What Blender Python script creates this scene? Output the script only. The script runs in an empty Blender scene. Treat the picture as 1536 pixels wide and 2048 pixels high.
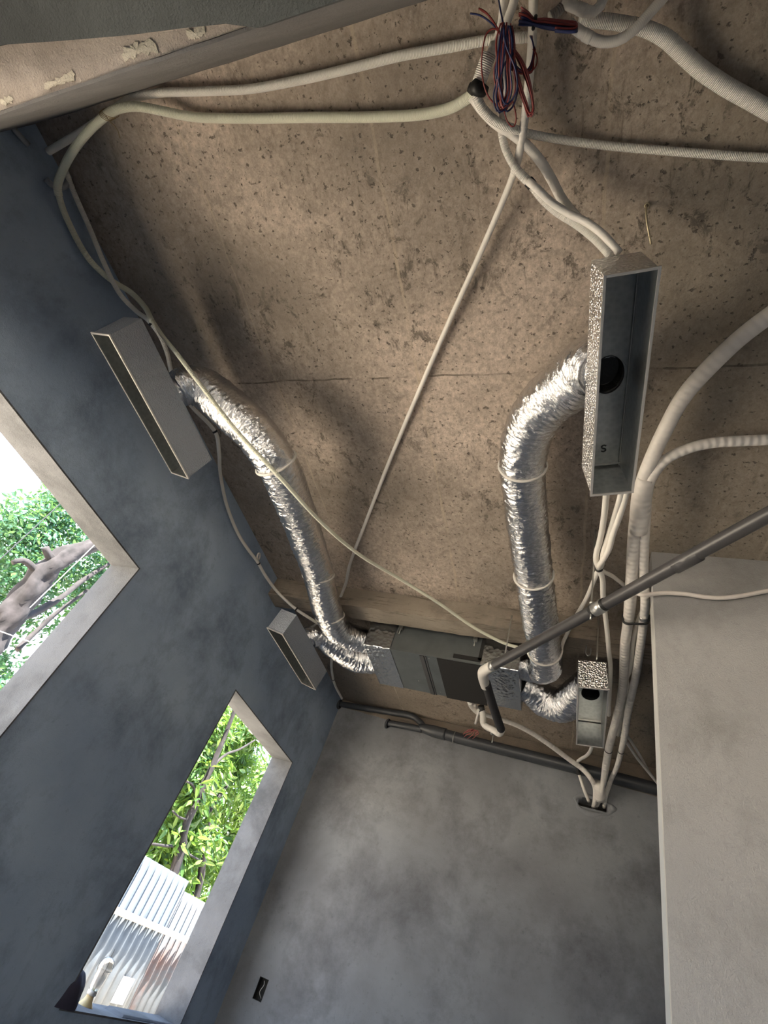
import bpy, bmesh, math, random
from mathutils import Vector, Matrix, Euler, noise

random.seed(7)
C = bpy.context.scene
COL = C.collection

# ------------------------------------------------------------------ camera, sky, sun, exposure
M = Matrix(((0.92716, -0.062561, 0.369405), (0.209944, -0.729876, -0.650542), (0.310318, 0.680711, -0.663578)))
# columns: camera right, camera up, camera back
F = 1035.763
EYE = Vector((0, 0, 1.55))
cam_d = bpy.data.cameras.new('camera'); cam = bpy.data.objects.new('camera', cam_d); COL.objects.link(cam)
R3 = Matrix((M[0], M[1], M[2]))
cam.matrix_world = Matrix.Translation(EYE) @ R3.to_quaternion().to_matrix().to_4x4()
cam_d.sensor_fit = 'HORIZONTAL'; cam_d.sensor_width = 36.0; cam_d.lens = 36.0 * F / 1536.0
cam_d.clip_start = 0.01; cam_d.clip_end = 500
C.camera = cam

SKY_STRENGTH = 1.15
SUN_STRENGTH = 14.0
EXPOSURE = 2.3
SUN_DIR = Vector((0.17, -0.46, 0.87)).normalized()      # towards the sun
w = bpy.data.worlds.new('sky'); C.world = w; w.use_nodes = True
nt = w.node_tree; bg = nt.nodes['Background']
# bright hazy sky: almost white, a little bluer overhead, thin cloud
tc = nt.nodes.new('ShaderNodeTexCoord'); sp_ = nt.nodes.new('ShaderNodeSeparateXYZ'); nt.links.new(tc.outputs['Generated'], sp_.inputs[0])
rp = nt.nodes.new('ShaderNodeValToRGB'); nt.links.new(sp_.outputs[2], rp.inputs[0])
rp.color_ramp.elements[0].position = 0.0; rp.color_ramp.elements[0].color = (0.80, 0.90, 1.0, 1)
rp.color_ramp.elements[1].position = 0.9; rp.color_ramp.elements[1].color = (0.42, 0.62, 1.0, 1)
nt.links.new(rp.outputs[0], bg.inputs[0]); bg.inputs[1].default_value = SKY_STRENGTH
sd = bpy.data.lights.new('sun', 'SUN'); sd.energy = SUN_STRENGTH; sd.angle = 0.01; sd.color = (1.0, 0.94, 0.86)
sun = bpy.data.objects.new('sun', sd); COL.objects.link(sun)
sun.rotation_euler = SUN_DIR.to_track_quat('Z', 'Y').to_euler(); sun.location = (-6, -3, 9)
vs = C.view_settings; vs.view_transform = 'Standard'; vs.look = 'None'; vs.gamma = 1.0; vs.use_curve_mapping = False
vs.exposure = EXPOSURE
C.cycles.max_bounces = 10; C.cycles.diffuse_bounces = 6; C.cycles.glossy_bounces = 5
C.cycles.use_denoising = True
C.cycles.sample_clamp_indirect = 12

# room dimensions
XL, XR, YB, YF, ZC = -2.156, 3.2, 4.59, -4.0, 3.55
WT = 0.19
WIN = [(0.10, 1.703, 1.10, 2.745), (2.952, 4.14, 1.10, 2.75)]

def portal(loc, rot, sx, sy):
    d = bpy.data.lights.new('sky_portal', 'AREA'); d.shape = 'RECTANGLE'; d.size = sx; d.size_y = sy
    d.cycles.is_portal = True
    o = bpy.data.objects.new('sky_portal', d); COL.objects.link(o); o.location = loc; o.rotation_euler = rot
for (a, b, c, d_) in WIN:
    portal((XL - WT - 0.01, (a + b) / 2, (c + d_) / 2), (0, math.radians(-90), 0), d_ - c, b - a)
portal((XL - WT - 0.01, -1.9, 1.55), (0, math.radians(-90), 0), 1.3, 1.0)
portal((-0.05, YF - WT - 0.01, 1.125), (math.radians(90), 0, 0), 3.3, 1.75)

# ------------------------------------------------------------------ pixel helpers (1536 x 2048 frame)
def ray(x, y):
    c = Vector(((x - 768) / F, -(y - 1024) / F, -1.0))
    return Vector((M[0].dot(c), M[1].dot(c), M[2].dot(c)))
def onp(x, y, ax, v):
    d = ray(x, y); t = (v - EYE[ax]) / d[ax]
    return EYE + d * t
def P(p):
    """(px,py,z)  or (px,py,'x',v) or (px,py,'y',v) or Vector"""
    if isinstance(p, Vector): return p.copy()
    if len(p) == 3: return onp(p[0], p[1], 2, p[2])
    return onp(p[0], p[1], 'xyz'.index(p[2]), p[3])

# ------------------------------------------------------------------ materials
def newmat(name):
    m = bpy.data.materials.new(name); m.use_nodes = True
    n = m.node_tree; b = n.nodes['Principled BSDF']
    return m, n, b
def N(n, t, **k):
    x = n.nodes.new(t)
    for a, v in k.items(): setattr(x, a, v)
    return x
def noise_tex(n, vec, scale, detail=6, rough=0.55, dist=0.0):
    x = N(n, 'ShaderNodeTexNoise'); x.inputs['Scale'].default_value = scale
    x.inputs['Detail'].default_value = detail; x.inputs['Roughness'].default_value = rough
    x.inputs['Distortion'].default_value = dist
    if vec is not None: n.links.new(vec, x.inputs['Vector'])
    return x.outputs['Fac']
def ramp(n, fac, stops):
    r = N(n, 'ShaderNodeValToRGB'); e = r.color_ramp.elements
    while len(e) < len(stops): e.new(0.5)
    for i, (p_, c) in enumerate(stops):
        e[i].position = p_; e[i].color = (c[0], c[1], c[2], 1) if not isinstance(c, (int, float)) else (c, c, c, 1)
    n.links.new(fac, r.inputs[0]); return r.outputs[0]
def mixc(n, fac, a, b, mode='MIX'):
    x = N(n, 'ShaderNodeMix', data_type='RGBA', blend_type=mode)
    for i, v in ((0, fac), (6, a), (7, b)):
        if isinstance(v, (int, float)): x.inputs[i].default_value = v
        elif isinstance(v, tuple): x.inputs[i].default_value = (v[0], v[1], v[2], 1)
        else: n.links.new(v, x.inputs[i])
    return x.outputs[2]
def mth(n, op, a, b=None, c=None):
    x = N(n, 'ShaderNodeMath', operation=op)
    for i, v in enumerate((a, b, c)):
        if v is None: continue
        if isinstance(v, (int, float)): x.inputs[i].default_value = v
        else: n.links.new(v, x.inputs[i])
    return x.outputs[0]
def coords(n, scale=(1, 1, 1), which='position'):
    if which == 'position': s = N(n, 'ShaderNodeNewGeometry').outputs['Position']
    elif which == 'uv': s = N(n, 'ShaderNodeTexCoord').outputs['UV']
    else: s = N(n, 'ShaderNodeTexCoord').outputs['Object']
    mp = N(n, 'ShaderNodeMapping'); mp.inputs['Scale'].default_value = scale
    n.links.new(s, mp.inputs['Vector']); return mp.outputs[0]
def bump(n, b, h, strength, dist, prev=None):
    x = N(n, 'ShaderNodeBump'); x.inputs['Strength'].default_value = strength; x.inputs['Distance'].default_value = dist
    n.links.new(h, x.inputs['Height'])
    if prev is not None: n.links.new(prev, x.inputs['Normal'])
    if b is not None: n.links.new(x.outputs[0], b.inputs['Normal'])
    return x.outputs[0]

def mat_plaster(name, lo, hi, dark, stain=0.5, big=0.9, fine=1.0):
    m, n, b = newmat(name)
    v = coords(n)
    c = mixc(n, ramp(n, noise_tex(n, v, big, 6, 0.6, 0.1), [(0.33, 0.0), (0.68, 1.0)]), lo, hi)
    st_ = ramp(n, noise_tex(n, v, 1.9, 9, 0.72, 0.15), [(0.48, 0.0), (0.66, 1.0)])
    c = mixc(n, mth(n, 'MULTIPLY', st_, stain), c, dark)
    sp = ramp(n, noise_tex(n, v, 26, 4, 0.7), [(0.62, 0.0), (0.74, 1.0)])
    c = mixc(n, mth(n, 'MULTIPLY', sp, 0.35), c, dark)
    n.links.new(c, b.inputs['Base Color']); b.inputs['Roughness'].default_value = 0.9
    f1 = bump(n, None, noise_tex(n, v, 190, 3, 0.7), 0.5 * fine, 0.003)
    bump(n, b, noise_tex(n, v, 9, 5, 0.6), 0.35, 0.015, f1)
    return m

def mat_ceiling():
    m, n, b = newmat('raw_concrete_slab')
    v = coords(n)
    base = mixc(n, ramp(n, noise_tex(n, v, 1.1, 6, 0.6, 0.4), [(0.32, 0.0), (0.66, 1.0)]), (0.285, 0.24, 0.20), (0.80, 0.665, 0.56))
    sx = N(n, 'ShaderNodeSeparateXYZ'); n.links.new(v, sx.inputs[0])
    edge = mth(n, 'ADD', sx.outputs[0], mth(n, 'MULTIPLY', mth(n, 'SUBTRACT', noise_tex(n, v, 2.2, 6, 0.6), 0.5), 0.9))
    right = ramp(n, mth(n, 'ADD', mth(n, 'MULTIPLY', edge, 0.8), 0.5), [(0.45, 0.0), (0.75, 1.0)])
    base = mixc(n, mth(n, 'MULTIPLY', right, 0.75), base, (0.255, 0.225, 0.175))  # olive-grey panel tone, with the dimmer right side put into the colour
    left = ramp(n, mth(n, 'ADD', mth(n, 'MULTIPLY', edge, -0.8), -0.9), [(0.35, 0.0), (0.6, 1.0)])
    base = mixc(n, mth(n, 'MULTIPLY', left, 0.6), base, (0.24, 0.205, 0.185))  # shade along the left wall put into the colour
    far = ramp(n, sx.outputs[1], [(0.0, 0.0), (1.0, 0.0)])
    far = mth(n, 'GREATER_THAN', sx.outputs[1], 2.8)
    base = mixc(n, mth(n, 'MULTIPLY', far, 0.65), base, (0.20, 0.165, 0.13))  # weaker light beyond the beam, put into the colour
    sm = ramp(n, noise_tex(n, v, 22, 9, 0.8, 0.2), [(0.48, 0.0), (0.62, 1.0)])
    base = mixc(n, mth(n, 'MULTIPLY', sm, 0.45), base, (0.155, 0.13, 0.105))
    mid = ramp(n, noise_tex(n, v, 6, 8, 0.7, 0.5), [(0.35, 0.0), (0.7, 1.0)])
    base = mixc(n, mth(n, 'MULTIPLY', mid, 0.3), base, (0.34, 0.285, 0.235))
    vf = coords(n, (70, 55, 70))
    mott = ramp(n, noise_tex(n, vf, 1.0, 5, 0.75), [(0.35, 0.0), (0.65, 1.0)])
    base = mixc(n, mth(n, 'MULTIPLY', mott, 0.6), base, (0.19, 0.16, 0.125))
    # dark peeled form-oil blotches
    d1 = ramp(n, noise_tex(n, coords(n, (1.0, 0.7, 1)), 13, 9, 0.78, 0.5), [(0.545, 0.0), (0.60, 1.0)])
    gate = ramp(n, noise_tex(n, v, 1.6, 4, 0.6), [(0.42, 0.0), (0.56, 1.0)])
    dk = mth(n, 'MULTIPLY', mth(n, 'MULTIPLY', d1, gate), 0.72)
    base = mixc(n, dk, base, (0.07, 0.06, 0.048))
    d2 = ramp(n, noise_tex(n, v, 55, 3, 0.6), [(0.63, 0.0), (0.69, 1.0)])
    base = mixc(n, mth(n, 'MULTIPLY', d2, 0.75), base, (0.06, 0.05, 0.04))
    # streaky patches
    d3 = ramp(n, noise_tex(n, coords(n, (9, 1.4, 9)), 3.0, 8, 0.75, 0.3), [(0.58, 0.0), (0.64, 1.0)])
    base = mixc(n, mth(n, 'MULTIPLY', mth(n, 'MULTIPLY', d3, gate), 0.5), base, (0.1, 0.085, 0.065))
    # board joints of the formwork
    sep = N(n, 'ShaderNodeSeparateXYZ'); n.links.new(v, sep.inputs[0])
    wob = mth(n, 'MULTIPLY', mth(n, 'SUBTRACT', noise_tex(n, v, 5, 3), 0.5), 0.03)
    joints = None
    for ax, val, hw in ((0, -0.755, .006), (0, -0.02, .006), (0, 0.75, .006), (0, -1.5, .004), (0, 1.5, .006)):
        d = mth(n, 'ABSOLUTE', mth(n, 'SUBTRACT', mth(n, 'ADD', sep.outputs[ax], wob), val))
        k = mth(n, 'LESS_THAN', d, hw); joints = k if joints is None else mth(n, 'MAXIMUM', joints, k)
    jn = mth(n, 'MULTIPLY', joints, ramp(n, noise_tex(n, v, 4, 4), [(0.4, 0.25), (0.55, 0.8)]))
    base = mixc(n, mth(n, 'MULTIPLY', jn, 0.7), base, (0.5, 0.41, 0.31))
    j2 = None
    for val in (1.10, 3.4, -1.2):
        d = mth(n, 'ABSOLUTE', mth(n, 'SUBTRACT', mth(n, 'ADD', sep.outputs[1], wob), val))
        k = mth(n, 'LESS_THAN', d, 0.0045); j2 = k if j2 is None else mth(n, 'MAXIMUM', j2, k)
    j2n = mth(n, 'MULTIPLY', j2, ramp(n, noise_tex(n, v, 7, 4), [(0.42, 0.0), (0.55, 1.0)]))
    base = mixc(n, mth(n, 'MULTIPLY', j2n, 0.7), base, (0.08, 0.065, 0.05))
    n.links.new(base, b.inputs['Base Color']); b.inputs['Roughness'].default_value = 0.88
    f1 = bump(n, None, mth(n, 'SUBTRACT', mth(n, 'MULTIPLY', jn, 0.5), d2), 0.6, 0.004)
    f2 = bump(n, None, noise_tex(n, v, 120, 4, 0.7), 0.4, 0.004, f1)
    bump(n, b, noise_tex(n, v, 14, 6, 0.65), 0.5, 0.012, f2)
    return m

def mat_simple(name, col, rough=0.5, metal=0.0, bs=0.0, bscale=60, var=0.0, spec=0.5):
    m, n, b = newmat(name)
    b.inputs['Roughness'].default_value = rough; b.inputs['Metallic'].default_value = metal
    b.inputs['Specular IOR Level'].default_value = spec
    v = coords(n, which='object')
    k = ramp(n, noise_tex(n, v, 7, 5, 0.6), [(0.35, 1 - var), (0.65, 1 + 0.0)])
    n.links.new(mixc(n, 1.0, (col[0], col[1], col[2]), k, 'MULTIPLY'), b.inputs['Base Color'])
    if bs: bump(n, b, noise_tex(n, v, bscale, 4, 0.6), bs, 0.003)
    return m

def mat_conduit(name, col, pitch=0.0045, amount=0.6):
    m, n, b = newmat(name)
    uv = coords(n, which='uv')
    sep = N(n, 'ShaderNodeSeparateXYZ'); n.links.new(uv, sep.inputs[0])
    s = mth(n, 'SINE', mth(n, 'MULTIPLY', sep.outputs[1], 2 * math.pi / pitch))
    v = coords(n, which='object')
    dirt = ramp(n, noise_tex(n, v, 9, 5, 0.65), [(0.4, 0.0), (0.75, 1.0)])
    c = mixc(n, mth(n, 'MULTIPLY', dirt, 0.22), col, (col[0] * .55, col[1] * .52, col[2] * .47))
    n.links.new(c, b.inputs['Base Color']); b.inputs['Roughness'].default_value = 0.42
    bump(n, b, s, amount, 0.0014)
    return m

def mat_foil(name, col=(0.80, 0.80, 0.80), rough=0.2, uvs=(9, 60), amt=0.9, fleck=140):
    m, n, b = newmat(name)
    b.inputs['Metallic'].default_value = 1.0; b.inputs['Roughness'].default_value = rough
    uv = coords(n, (uvs[0], uvs[1], 1), which='uv')
    h1 = noise_tex(n, uv, 1.6, 5, 0.62, 1.3)
    vo = N(n, 'ShaderNodeTexVoronoi', feature='DISTANCE_TO_EDGE')
    uv2 = coords(n, (fleck * .35, fleck, 1), which='uv'); n.links.new(uv2, vo.inputs['Vector']); vo.inputs['Scale'].default_value = 1.0
    f1 = bump(n, None, vo.outputs['Distance'], 0.35 * amt, 0.004)
    bump(n, b, h1, amt, 0.018, f1)
    c = mixc(n, noise_tex(n, uv, 3, 4), (col[0] * .82, col[1] * .82, col[2] * .82), col)
    n.links.new(c, b.inputs['Base Color'])
    return m

def mat_foilbox(name, amt, scale, rough=0.32, col=(0.62, 0.61, 0.60)):
    m, n, b = newmat(name)
    b.inputs['Metallic'].default_value = 1.0; b.inputs['Roughness'].default_value = rough
    v = coords(n, which='object')
    vo = N(n, 'ShaderNodeTexVoronoi'); n.links.new(v, vo.inputs['Vector']); vo.inputs['Scale'].default_value = scale
    f1 = bump(n, None, vo.outputs['Distance'], amt, 0.009)
    bump(n, b, noise_tex(n, v, 16, 4, 0.6), 0.4, 0.012, f1)
    b.inputs['Base Color'].default_value = (*col, 1)
    return m

def mat_galv():
    m, n, b = newmat('galvanised_sheet')
    b.inputs['Metallic'].default_value = 0.9; b.inputs['Roughness'].default_value = 0.3
    v = coords(n, which='object')
    vo = N(n, 'ShaderNodeTexVoronoi'); n.links.new(v, vo.inputs['Vector']); vo.inputs['Scale'].default_value = 55
    c = mixc(n, vo.outputs['Distance'], (0.33, 0.345, 0.345), (0.45, 0.47, 0.465))
    n.links.new(c, b.inputs['Base Color'])
    bump(n, b, noise_tex(n, v, 30, 3), 0.06, 0.004)
    return m

def mat_leaf(name, a, b_):
    m, n, b = newmat(name)
    oi = N(n, 'ShaderNodeNewGeometry')
    c = mixc(n, oi.outputs['Random Per Island'], a, b_)
    n.links.new(c, b.inputs['Base Color']); b.inputs['Roughness'].default_value = 0.45
    tr = N(n, 'ShaderNodeBsdfTranslucent'); n.links.new(mixc(n, 0.5, c, (0.16, 0.26, 0.03)), tr.inputs[0])
    mx = N(n, 'ShaderNodeMixShader'); mx.inputs[0].default_value = 0.4
    out = n.nodes['Material Output']
    n.links.new(b.outputs[0], mx.inputs[1]); n.links.new(tr.outputs[0], mx.inputs[2]); n.links.new(mx.outputs[0], out.inputs[0])
    return m

PL_LEFT = mat_plaster('slate_plaster', (0.27, 0.35, 0.48), (0.43, 0.53, 0.66), (0.16, 0.21, 0.29), 0.75, 0.9, 0.9)
PL_BACK = mat_plaster('grey_plaster', (0.15, 0.155, 0.165), (0.265, 0.28, 0.305), (0.075, 0.077, 0.083), 0.6, 1.1, 0.8)
PL_LIGHT = mat_plaster('light_grey_plaster', (0.335, 0.332, 0.33), (0.395, 0.393, 0.39), (0.18, 0.172, 0.165), 0.5, 1.0, 1.8)
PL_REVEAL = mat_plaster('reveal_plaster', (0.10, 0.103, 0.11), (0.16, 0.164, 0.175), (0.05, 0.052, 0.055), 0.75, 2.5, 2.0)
PL_BEAM = mat_plaster('beam_plaster', (0.155, 0.148, 0.143), (0.21, 0.20, 0.195), (0.09, 0.09, 0.088), 0.3, 1.5, 1.4)
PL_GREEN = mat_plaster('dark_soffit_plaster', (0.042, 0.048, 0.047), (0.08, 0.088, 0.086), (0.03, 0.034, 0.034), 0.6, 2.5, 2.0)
RAW = mat_plaster('bare_soffit_concrete', (0.40, 0.34, 0.29), (0.70, 0.61, 0.53), (0.22, 0.18, 0.15), 0.55, 3.0, 2.0)
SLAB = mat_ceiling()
CHIP = mat_plaster('fresh_mortar', (0.62, 0.56, 0.45), (0.8, 0.74, 0.62), (0.4, 0.35, 0.28), 0.3, 8, 2)
RAWBEAM = mat_plaster('board_marked_concrete', (0.20, 0.17, 0.135), (0.32, 0.275, 0.225), (0.08, 0.068, 0.055), 0.6, 2.0, 1.5)
def board_streaks(m):
    n = m.node_tree; b = n.nodes['Principled BSDF']; src = b.inputs['Base Color'].links[0].from_socket
    st2 = ramp(n, noise_tex(n, coords(n, (2.2, 26, 26)), 1.6, 8, 0.75, 0.4), [(0.55, 0.0), (0.62, 1.0)])
    n.links.new(mixc(n, mth(n, 'MULTIPLY', st2, 0.75), src, (0.09, 0.07, 0.05)), b.inputs['Base Color'])
board_streaks(RAWBEAM)
RAWBAND = mat_plaster('brown_bare_concrete', (0.17, 0.14, 0.11), (0.27, 0.225, 0.18), (0.08, 0.07, 0.06), 0.6, 2.0, 1.5)
FLOOR = mat_plaster('dusty_screed', (0.20, 0.185, 0.165), (0.28, 0.26, 0.235), (0.12, 0.11, 0.1), 0.3, 1.0, 1.0)
GROUND = mat_plaster('dry_ground', (0.42, 0.36, 0.27), (0.58, 0.5, 0.39), (0.25, 0.22, 0.16), 0.3, 0.8, 1.0)
WHITE = mat_conduit('white_corrugated_conduit', (0.85, 0.82, 0.76))
CREAM = mat_conduit('cream_corrugated_conduit', (0.78, 0.78, 0.64))
SMOOTHW = mat_conduit('smooth_white_conduit', (0.86, 0.825, 0.765), 0.0045, 0.12)
WRAP = mat_conduit('white_wrapping_tape', (0.82, 0.78, 0.73), 0.028, 0.8)
FOIL = mat_foil('crinkled_foil', (0.88, 0.885, 0.90), 0.11, (22, 60), 0.35, 60)
FOILBOX_A = mat_foilbox('dimpled_foil_face', 1.0, 100, 0.3, (0.78, 0.76, 0.75))
FOILBOX_B = mat_foilbox('matte_foil_face', 0.45, 150, 0.5, (0.42, 0.455, 0.51))
FOILBOX_B.node_tree.nodes['Principled BSDF'].inputs['Metallic'].default_value = 0.6
FOILRIM = mat_simple('foil_tape', (0.75, 0.73, 0.70), 0.35, 0.7, 0.3, 90, 0.1)
GALV = mat_galv()
UNIT = mat_simple('dull_galvanised_case', (0.17, 0.19, 0.195), 0.42, 0.6, 0.1, 40, 0.2)
BLACKIN = mat_simple('black_liner', (0.018, 0.018, 0.018), 0.35, 0.0, 0.6, 120)
BLACK = mat_simple('black_tape', (0.012, 0.012, 0.012), 0.5)
BLACKPANEL = mat_simple('dark_foam_panel', (0.014, 0.0135, 0.013), 0.85, 0, 0.2, 200, 0.1)
DARKSTEEL = mat_simple('dark_steel', (0.10, 0.10, 0.10), 0.5, 0.6, 0.1)
STEEL = mat_simple('zinc_steel', (0.5, 0.5, 0.48), 0.35, 0.9, 0.1)
PVC = mat_simple('dark_grey_pvc', (0.062, 0.060, 0.062), 0.38, 0, 0.05, 30, 0.25)
PVCD = mat_simple('slate_pvc', (0.045, 0.050, 0.058), 0.42, 0, 0.05, 30, 0.2)
FOAM = mat_simple('black_foam_sleeve', (0.022, 0.022, 0.025), 0.8, 0, 0.2, 90)
PVCW = mat_simple('white_pvc', (0.70, 0.67, 0.62), 0.35, 0, 0.05, 20, 0.15)
RED = mat_simple('red_wire', (0.24, 0.035, 0.03), 0.4)
BLUE = mat_simple('blue_wire', (0.02, 0.03, 0.11), 0.4)
PINK = mat_simple('pink_wire', (0.38, 0.10, 0.10), 0.4)
TWINE = mat_simple('tan_twine', (0.30, 0.22, 0.11), 0.8)
BRASS = mat_simple('dull_brass', (0.55, 0.48, 0.33), 0.4, 0.8)
BARK = mat_simple('grey_brown_bark', (0.024, 0.020, 0.021), 0.95, 0, 1.0, 9, 0.65)
LEAF1 = mat_leaf('small_green_leaf', (0.015, 0.075, 0.05), (0.045, 0.14, 0.065))
LEAF2 = mat_leaf('mango_leaf', (0.022, 0.08, 0.022), (0.12, 0.21, 0.03))
SHEET = mat_simple('zinc_sheet', (0.06, 0.072, 0.085), 0.5, 0.2, 0.4, 40, 0.3)
RUSTY_SHADED = mat_plaster('rusty_shaded_zinc', (0.033, 0.041, 0.05), (0.048, 0.054, 0.06), (0.06, 0.024, 0.014), 0.7, 3.0, 0.5)  # rust over a base darkened to paint in the fence's shaded half
WOOD = mat_simple('weathered_wood', (0.2, 0.18, 0.15), 0.8, 0, 0.4, 30, 0.3)

# ------------------------------------------------------------------ object helpers
def link(o, parent=None):
    COL.objects.link(o)
    if parent is not None: o.parent = parent
    return o
def tag(o, label=None, cat=None, group=None, kind=None):
    if label: o['label'] = label
    if cat: o['category'] = cat
    if group: o['group'] = group
    if kind: o['kind'] = kind
    return o
def thing(name, loc, label, cat, group=None, rot=None):
    o = bpy.data.objects.new(name, None); o.empty_display_size = 0.05
    COL.objects.link(o); o.location = loc
    if rot: o.rotation_euler = rot
    return tag(o, label, cat, group)
def mk(name, V, Fc, mat, parent=None, uv=None, smooth=True, local=False):
    """V in world coordinates (or the parent's own when local)."""
    me = bpy.data.meshes.new(name)
    if local: cen = Vector((0, 0, 0))
    else:
        cen = Vector((0, 0, 0))
        for v in V: cen += Vector(v)
        cen /= max(1, len(V))
    me.from_pydata([tuple(Vector(v) - cen) for v in V], [], Fc)
    if uv is not None:
        l = me.uv_layers.new(name='UVMap')
        k = 0
        for poly_uv in uv:
            for q in poly_uv:
                l.data[k].uv = q; k += 1
    for m_ in (mat if isinstance(mat, (list, tuple)) else [mat]): me.materials.append(m_)
    me.update()
    if smooth: me.polygons.foreach_set('use_smooth', [True] * len(me.polygons))
    o = bpy.data.objects.new(name, me); link(o, parent)
    if not local:
        o.location = cen - (chain_loc(parent) if parent else Vector((0, 0, 0)))
    return o
def chain_loc(p):
    l = Vector((0, 0, 0))
    while p is not None: l += p.location; p = p.parent
    return l

class MB:
    def __init__(s): s.V = []; s.F = []
    def add(s, V, Fc):
        k = len(s.V); s.V += [Vector(v) for v in V]; s.F += [tuple(i + k for i in f) for f in Fc]; return s
    def box(s, x0, x1, y0, y1, z0, z1):
        V = [(x, y, z) for x in (x0, x1) for y in (y0, y1) for z in (z0, z1)]
        return s.add(V, [(0, 1, 3, 2), (4, 6, 7, 5), (0, 4, 5, 1), (2, 3, 7, 6), (0, 2, 6, 4), (1, 5, 7, 3)])
    def hexa(s, b, t):
        V = list(b) + list(t)
        return s.add(V, [(3, 2, 1, 0), (4, 5, 6, 7), (0, 1, 5, 4), (1, 2, 6, 5), (2, 3, 7, 6), (3, 0, 4, 7)])
    def bar(s, a, b, wd, ht, up=Vector((0, 0, 1))):
        a = Vector(a); b = Vector(b); d = (b - a).normalized(); sd_ = d.cross(up).normalized(); u = sd_.cross(d)
        q = [sd_ * wd / 2 * i + u * ht / 2 * j for i, j in ((-1, -1), (1, -1), (1, 1), (-1, 1))]
        return s.hexa([a + k for k in q], [b + k for k in q])
    def build(s, name, mat, parent=None, local=False, bevel=0.0, smooth=False):
        o = mk(name, s.V, s.F, mat, parent, smooth=smooth, local=local)
        bm = bmesh.new(); bm.from_mesh(o.data); bmesh.ops.recalc_face_normals(bm, faces=bm.faces)
        if bevel:
            bmesh.ops.bevel(bm, geom=[e for e in bm.edges], offset=bevel, segments=2, affect='EDGES', profile=0.6)
        bm.to_mesh(o.data); bm.free(); return o

def spline(pts, rad, step):
    """Catmull-Rom through pts (Vectors) and rad (floats), resampled by length."""
    n = len(pts)
    if n == 2: Q = [pts[0].lerp(pts[1], i / 20) for i in range(21)]; Rr = [rad[0] + (rad[1] - rad[0]) * i / 20 for i in range(21)]
    else:
        Q = []; Rr = []
        for i in range(n - 1):
            p0 = pts[max(0, i - 1)] if i else pts[0] * 2 - pts[1]
            p1, p2 = pts[i], pts[i + 1]
            p3 = pts[i + 2] if i + 2 < n else pts[-1] * 2 - pts[-2]
            t0 = 0; t1 = max(1e-4, (p1 - p0).length ** .5); t2 = t1 + max(1e-4, (p2 - p1).length ** .5); t3 = t2 + max(1e-4, (p3 - p2).length ** .5)
            for j in range(16):
                t = t1 + (t2 - t1) * j / 16
                A1 = p0 * ((t1 - t) / t1) + p1 * (t / t1)
                A2 = p1 * ((t2 - t) / (t2 - t1)) + p2 * ((t - t1) / (t2 - t1))
                A3 = p2 * ((t3 - t) / (t3 - t2)) + p3 * ((t - t2) / (t3 - t2))
                B1 = A1 * ((t2 - t) / t2) + A2 * (t / t2)
                B2 = A2 * ((t3 - t) / (t3 - t1)) + A3 * ((t - t1) / (t3 - t1))
                Q.append(B1 * ((t2 - t) / (t2 - t1)) + B2 * ((t - t1) / (t2 - t1)))
                Rr.append(rad[i] + (rad[i + 1] - rad[i]) * j / 16)
        Q.append(pts[-1].copy()); Rr.append(rad[-1])
    L = [0]
    for a, b in zip(Q, Q[1:]): L.append(L[-1] + (b - a).length)
    m_ = max(2, int(L[-1] / step)); out = []; ro = []; k = 0
    for i in range(m_ + 1):
        s = L[-1] * i / m_
        while k < len(L) - 2 and L[k + 1] < s: k += 1
        t = (s - L[k]) / max(1e-9, L[k + 1] - L[k]); t = min(1, max(0, t))
        out.append(Q[k].lerp(Q[k + 1], t)); ro.append(Rr[k] + (Rr[k + 1] - Rr[k]) * t)
    return out, ro, L[-1]

def frames(Q):
    T = []
    for i in range(len(Q)):
        a = Q[max(0, i - 1)]; b = Q[min(len(Q) - 1, i + 1)]
        T.append((b - a).normalized())
    u = T[0].orthogonal().normalized(); Fm = []
    for i, t in enumerate(T):
        if i:
            q = T[i - 1].rotation_difference(t); u = q @ u
        u = (u - t * u.dot(t)).normalized(); Fm.append((t, u, t.cross(u)))
    return Fm

def sweep(name, pts, r, mat, parent=None, step=0.02, seg=14, cap=True, fn=None, closed_r=None):
    pts = [P(p) for p in pts]
    rad = list(r) if isinstance(r, (list, tuple)) else [r] * len(pts)
    Q, Rr, Lt = spline(pts, rad, step); Fm = frames(Q)
    V = []; Fc = []; uv = []
    for i, (q, rr, (t, u, v)) in enumerate(zip(Q, Rr, Fm)):
        s = Lt * i / (len(Q) - 1)
        for j in range(seg):
            a = 2 * math.pi * j / seg
            k = rr * (fn(s, a, rr) if fn else 1.0)
            V.append(q + u * math.cos(a) * k + v * math.sin(a) * k)
    rmean = sum(Rr) / len(Rr)
    for i in range(len(Q) - 1):
        s0 = Lt * i / (len(Q) - 1); s1 = Lt * (i + 1) / (len(Q) - 1)
        for j in range(seg):
            j2 = (j + 1) % seg
            Fc.append((i * seg + j, i * seg + j2, (i + 1) * seg + j2, (i + 1) * seg + j))
            a0 = 2 * math.pi * rmean * j / seg; a1 = 2 * math.pi * rmean * (j + 1) / seg
            uv.append([(a0, s0), (a1, s0), (a1, s1), (a0, s1)])
    if cap:
        Fc.append(tuple(range(seg))[::-1]); uv.append([(0, 0)] * seg)
        k = (len(Q) - 1) * seg
        Fc.append(tuple(range(k, k + seg))); uv.append([(0, Lt)] * seg)
    o = mk(name, V, Fc, mat, parent, uv=uv)
    return o

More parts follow.
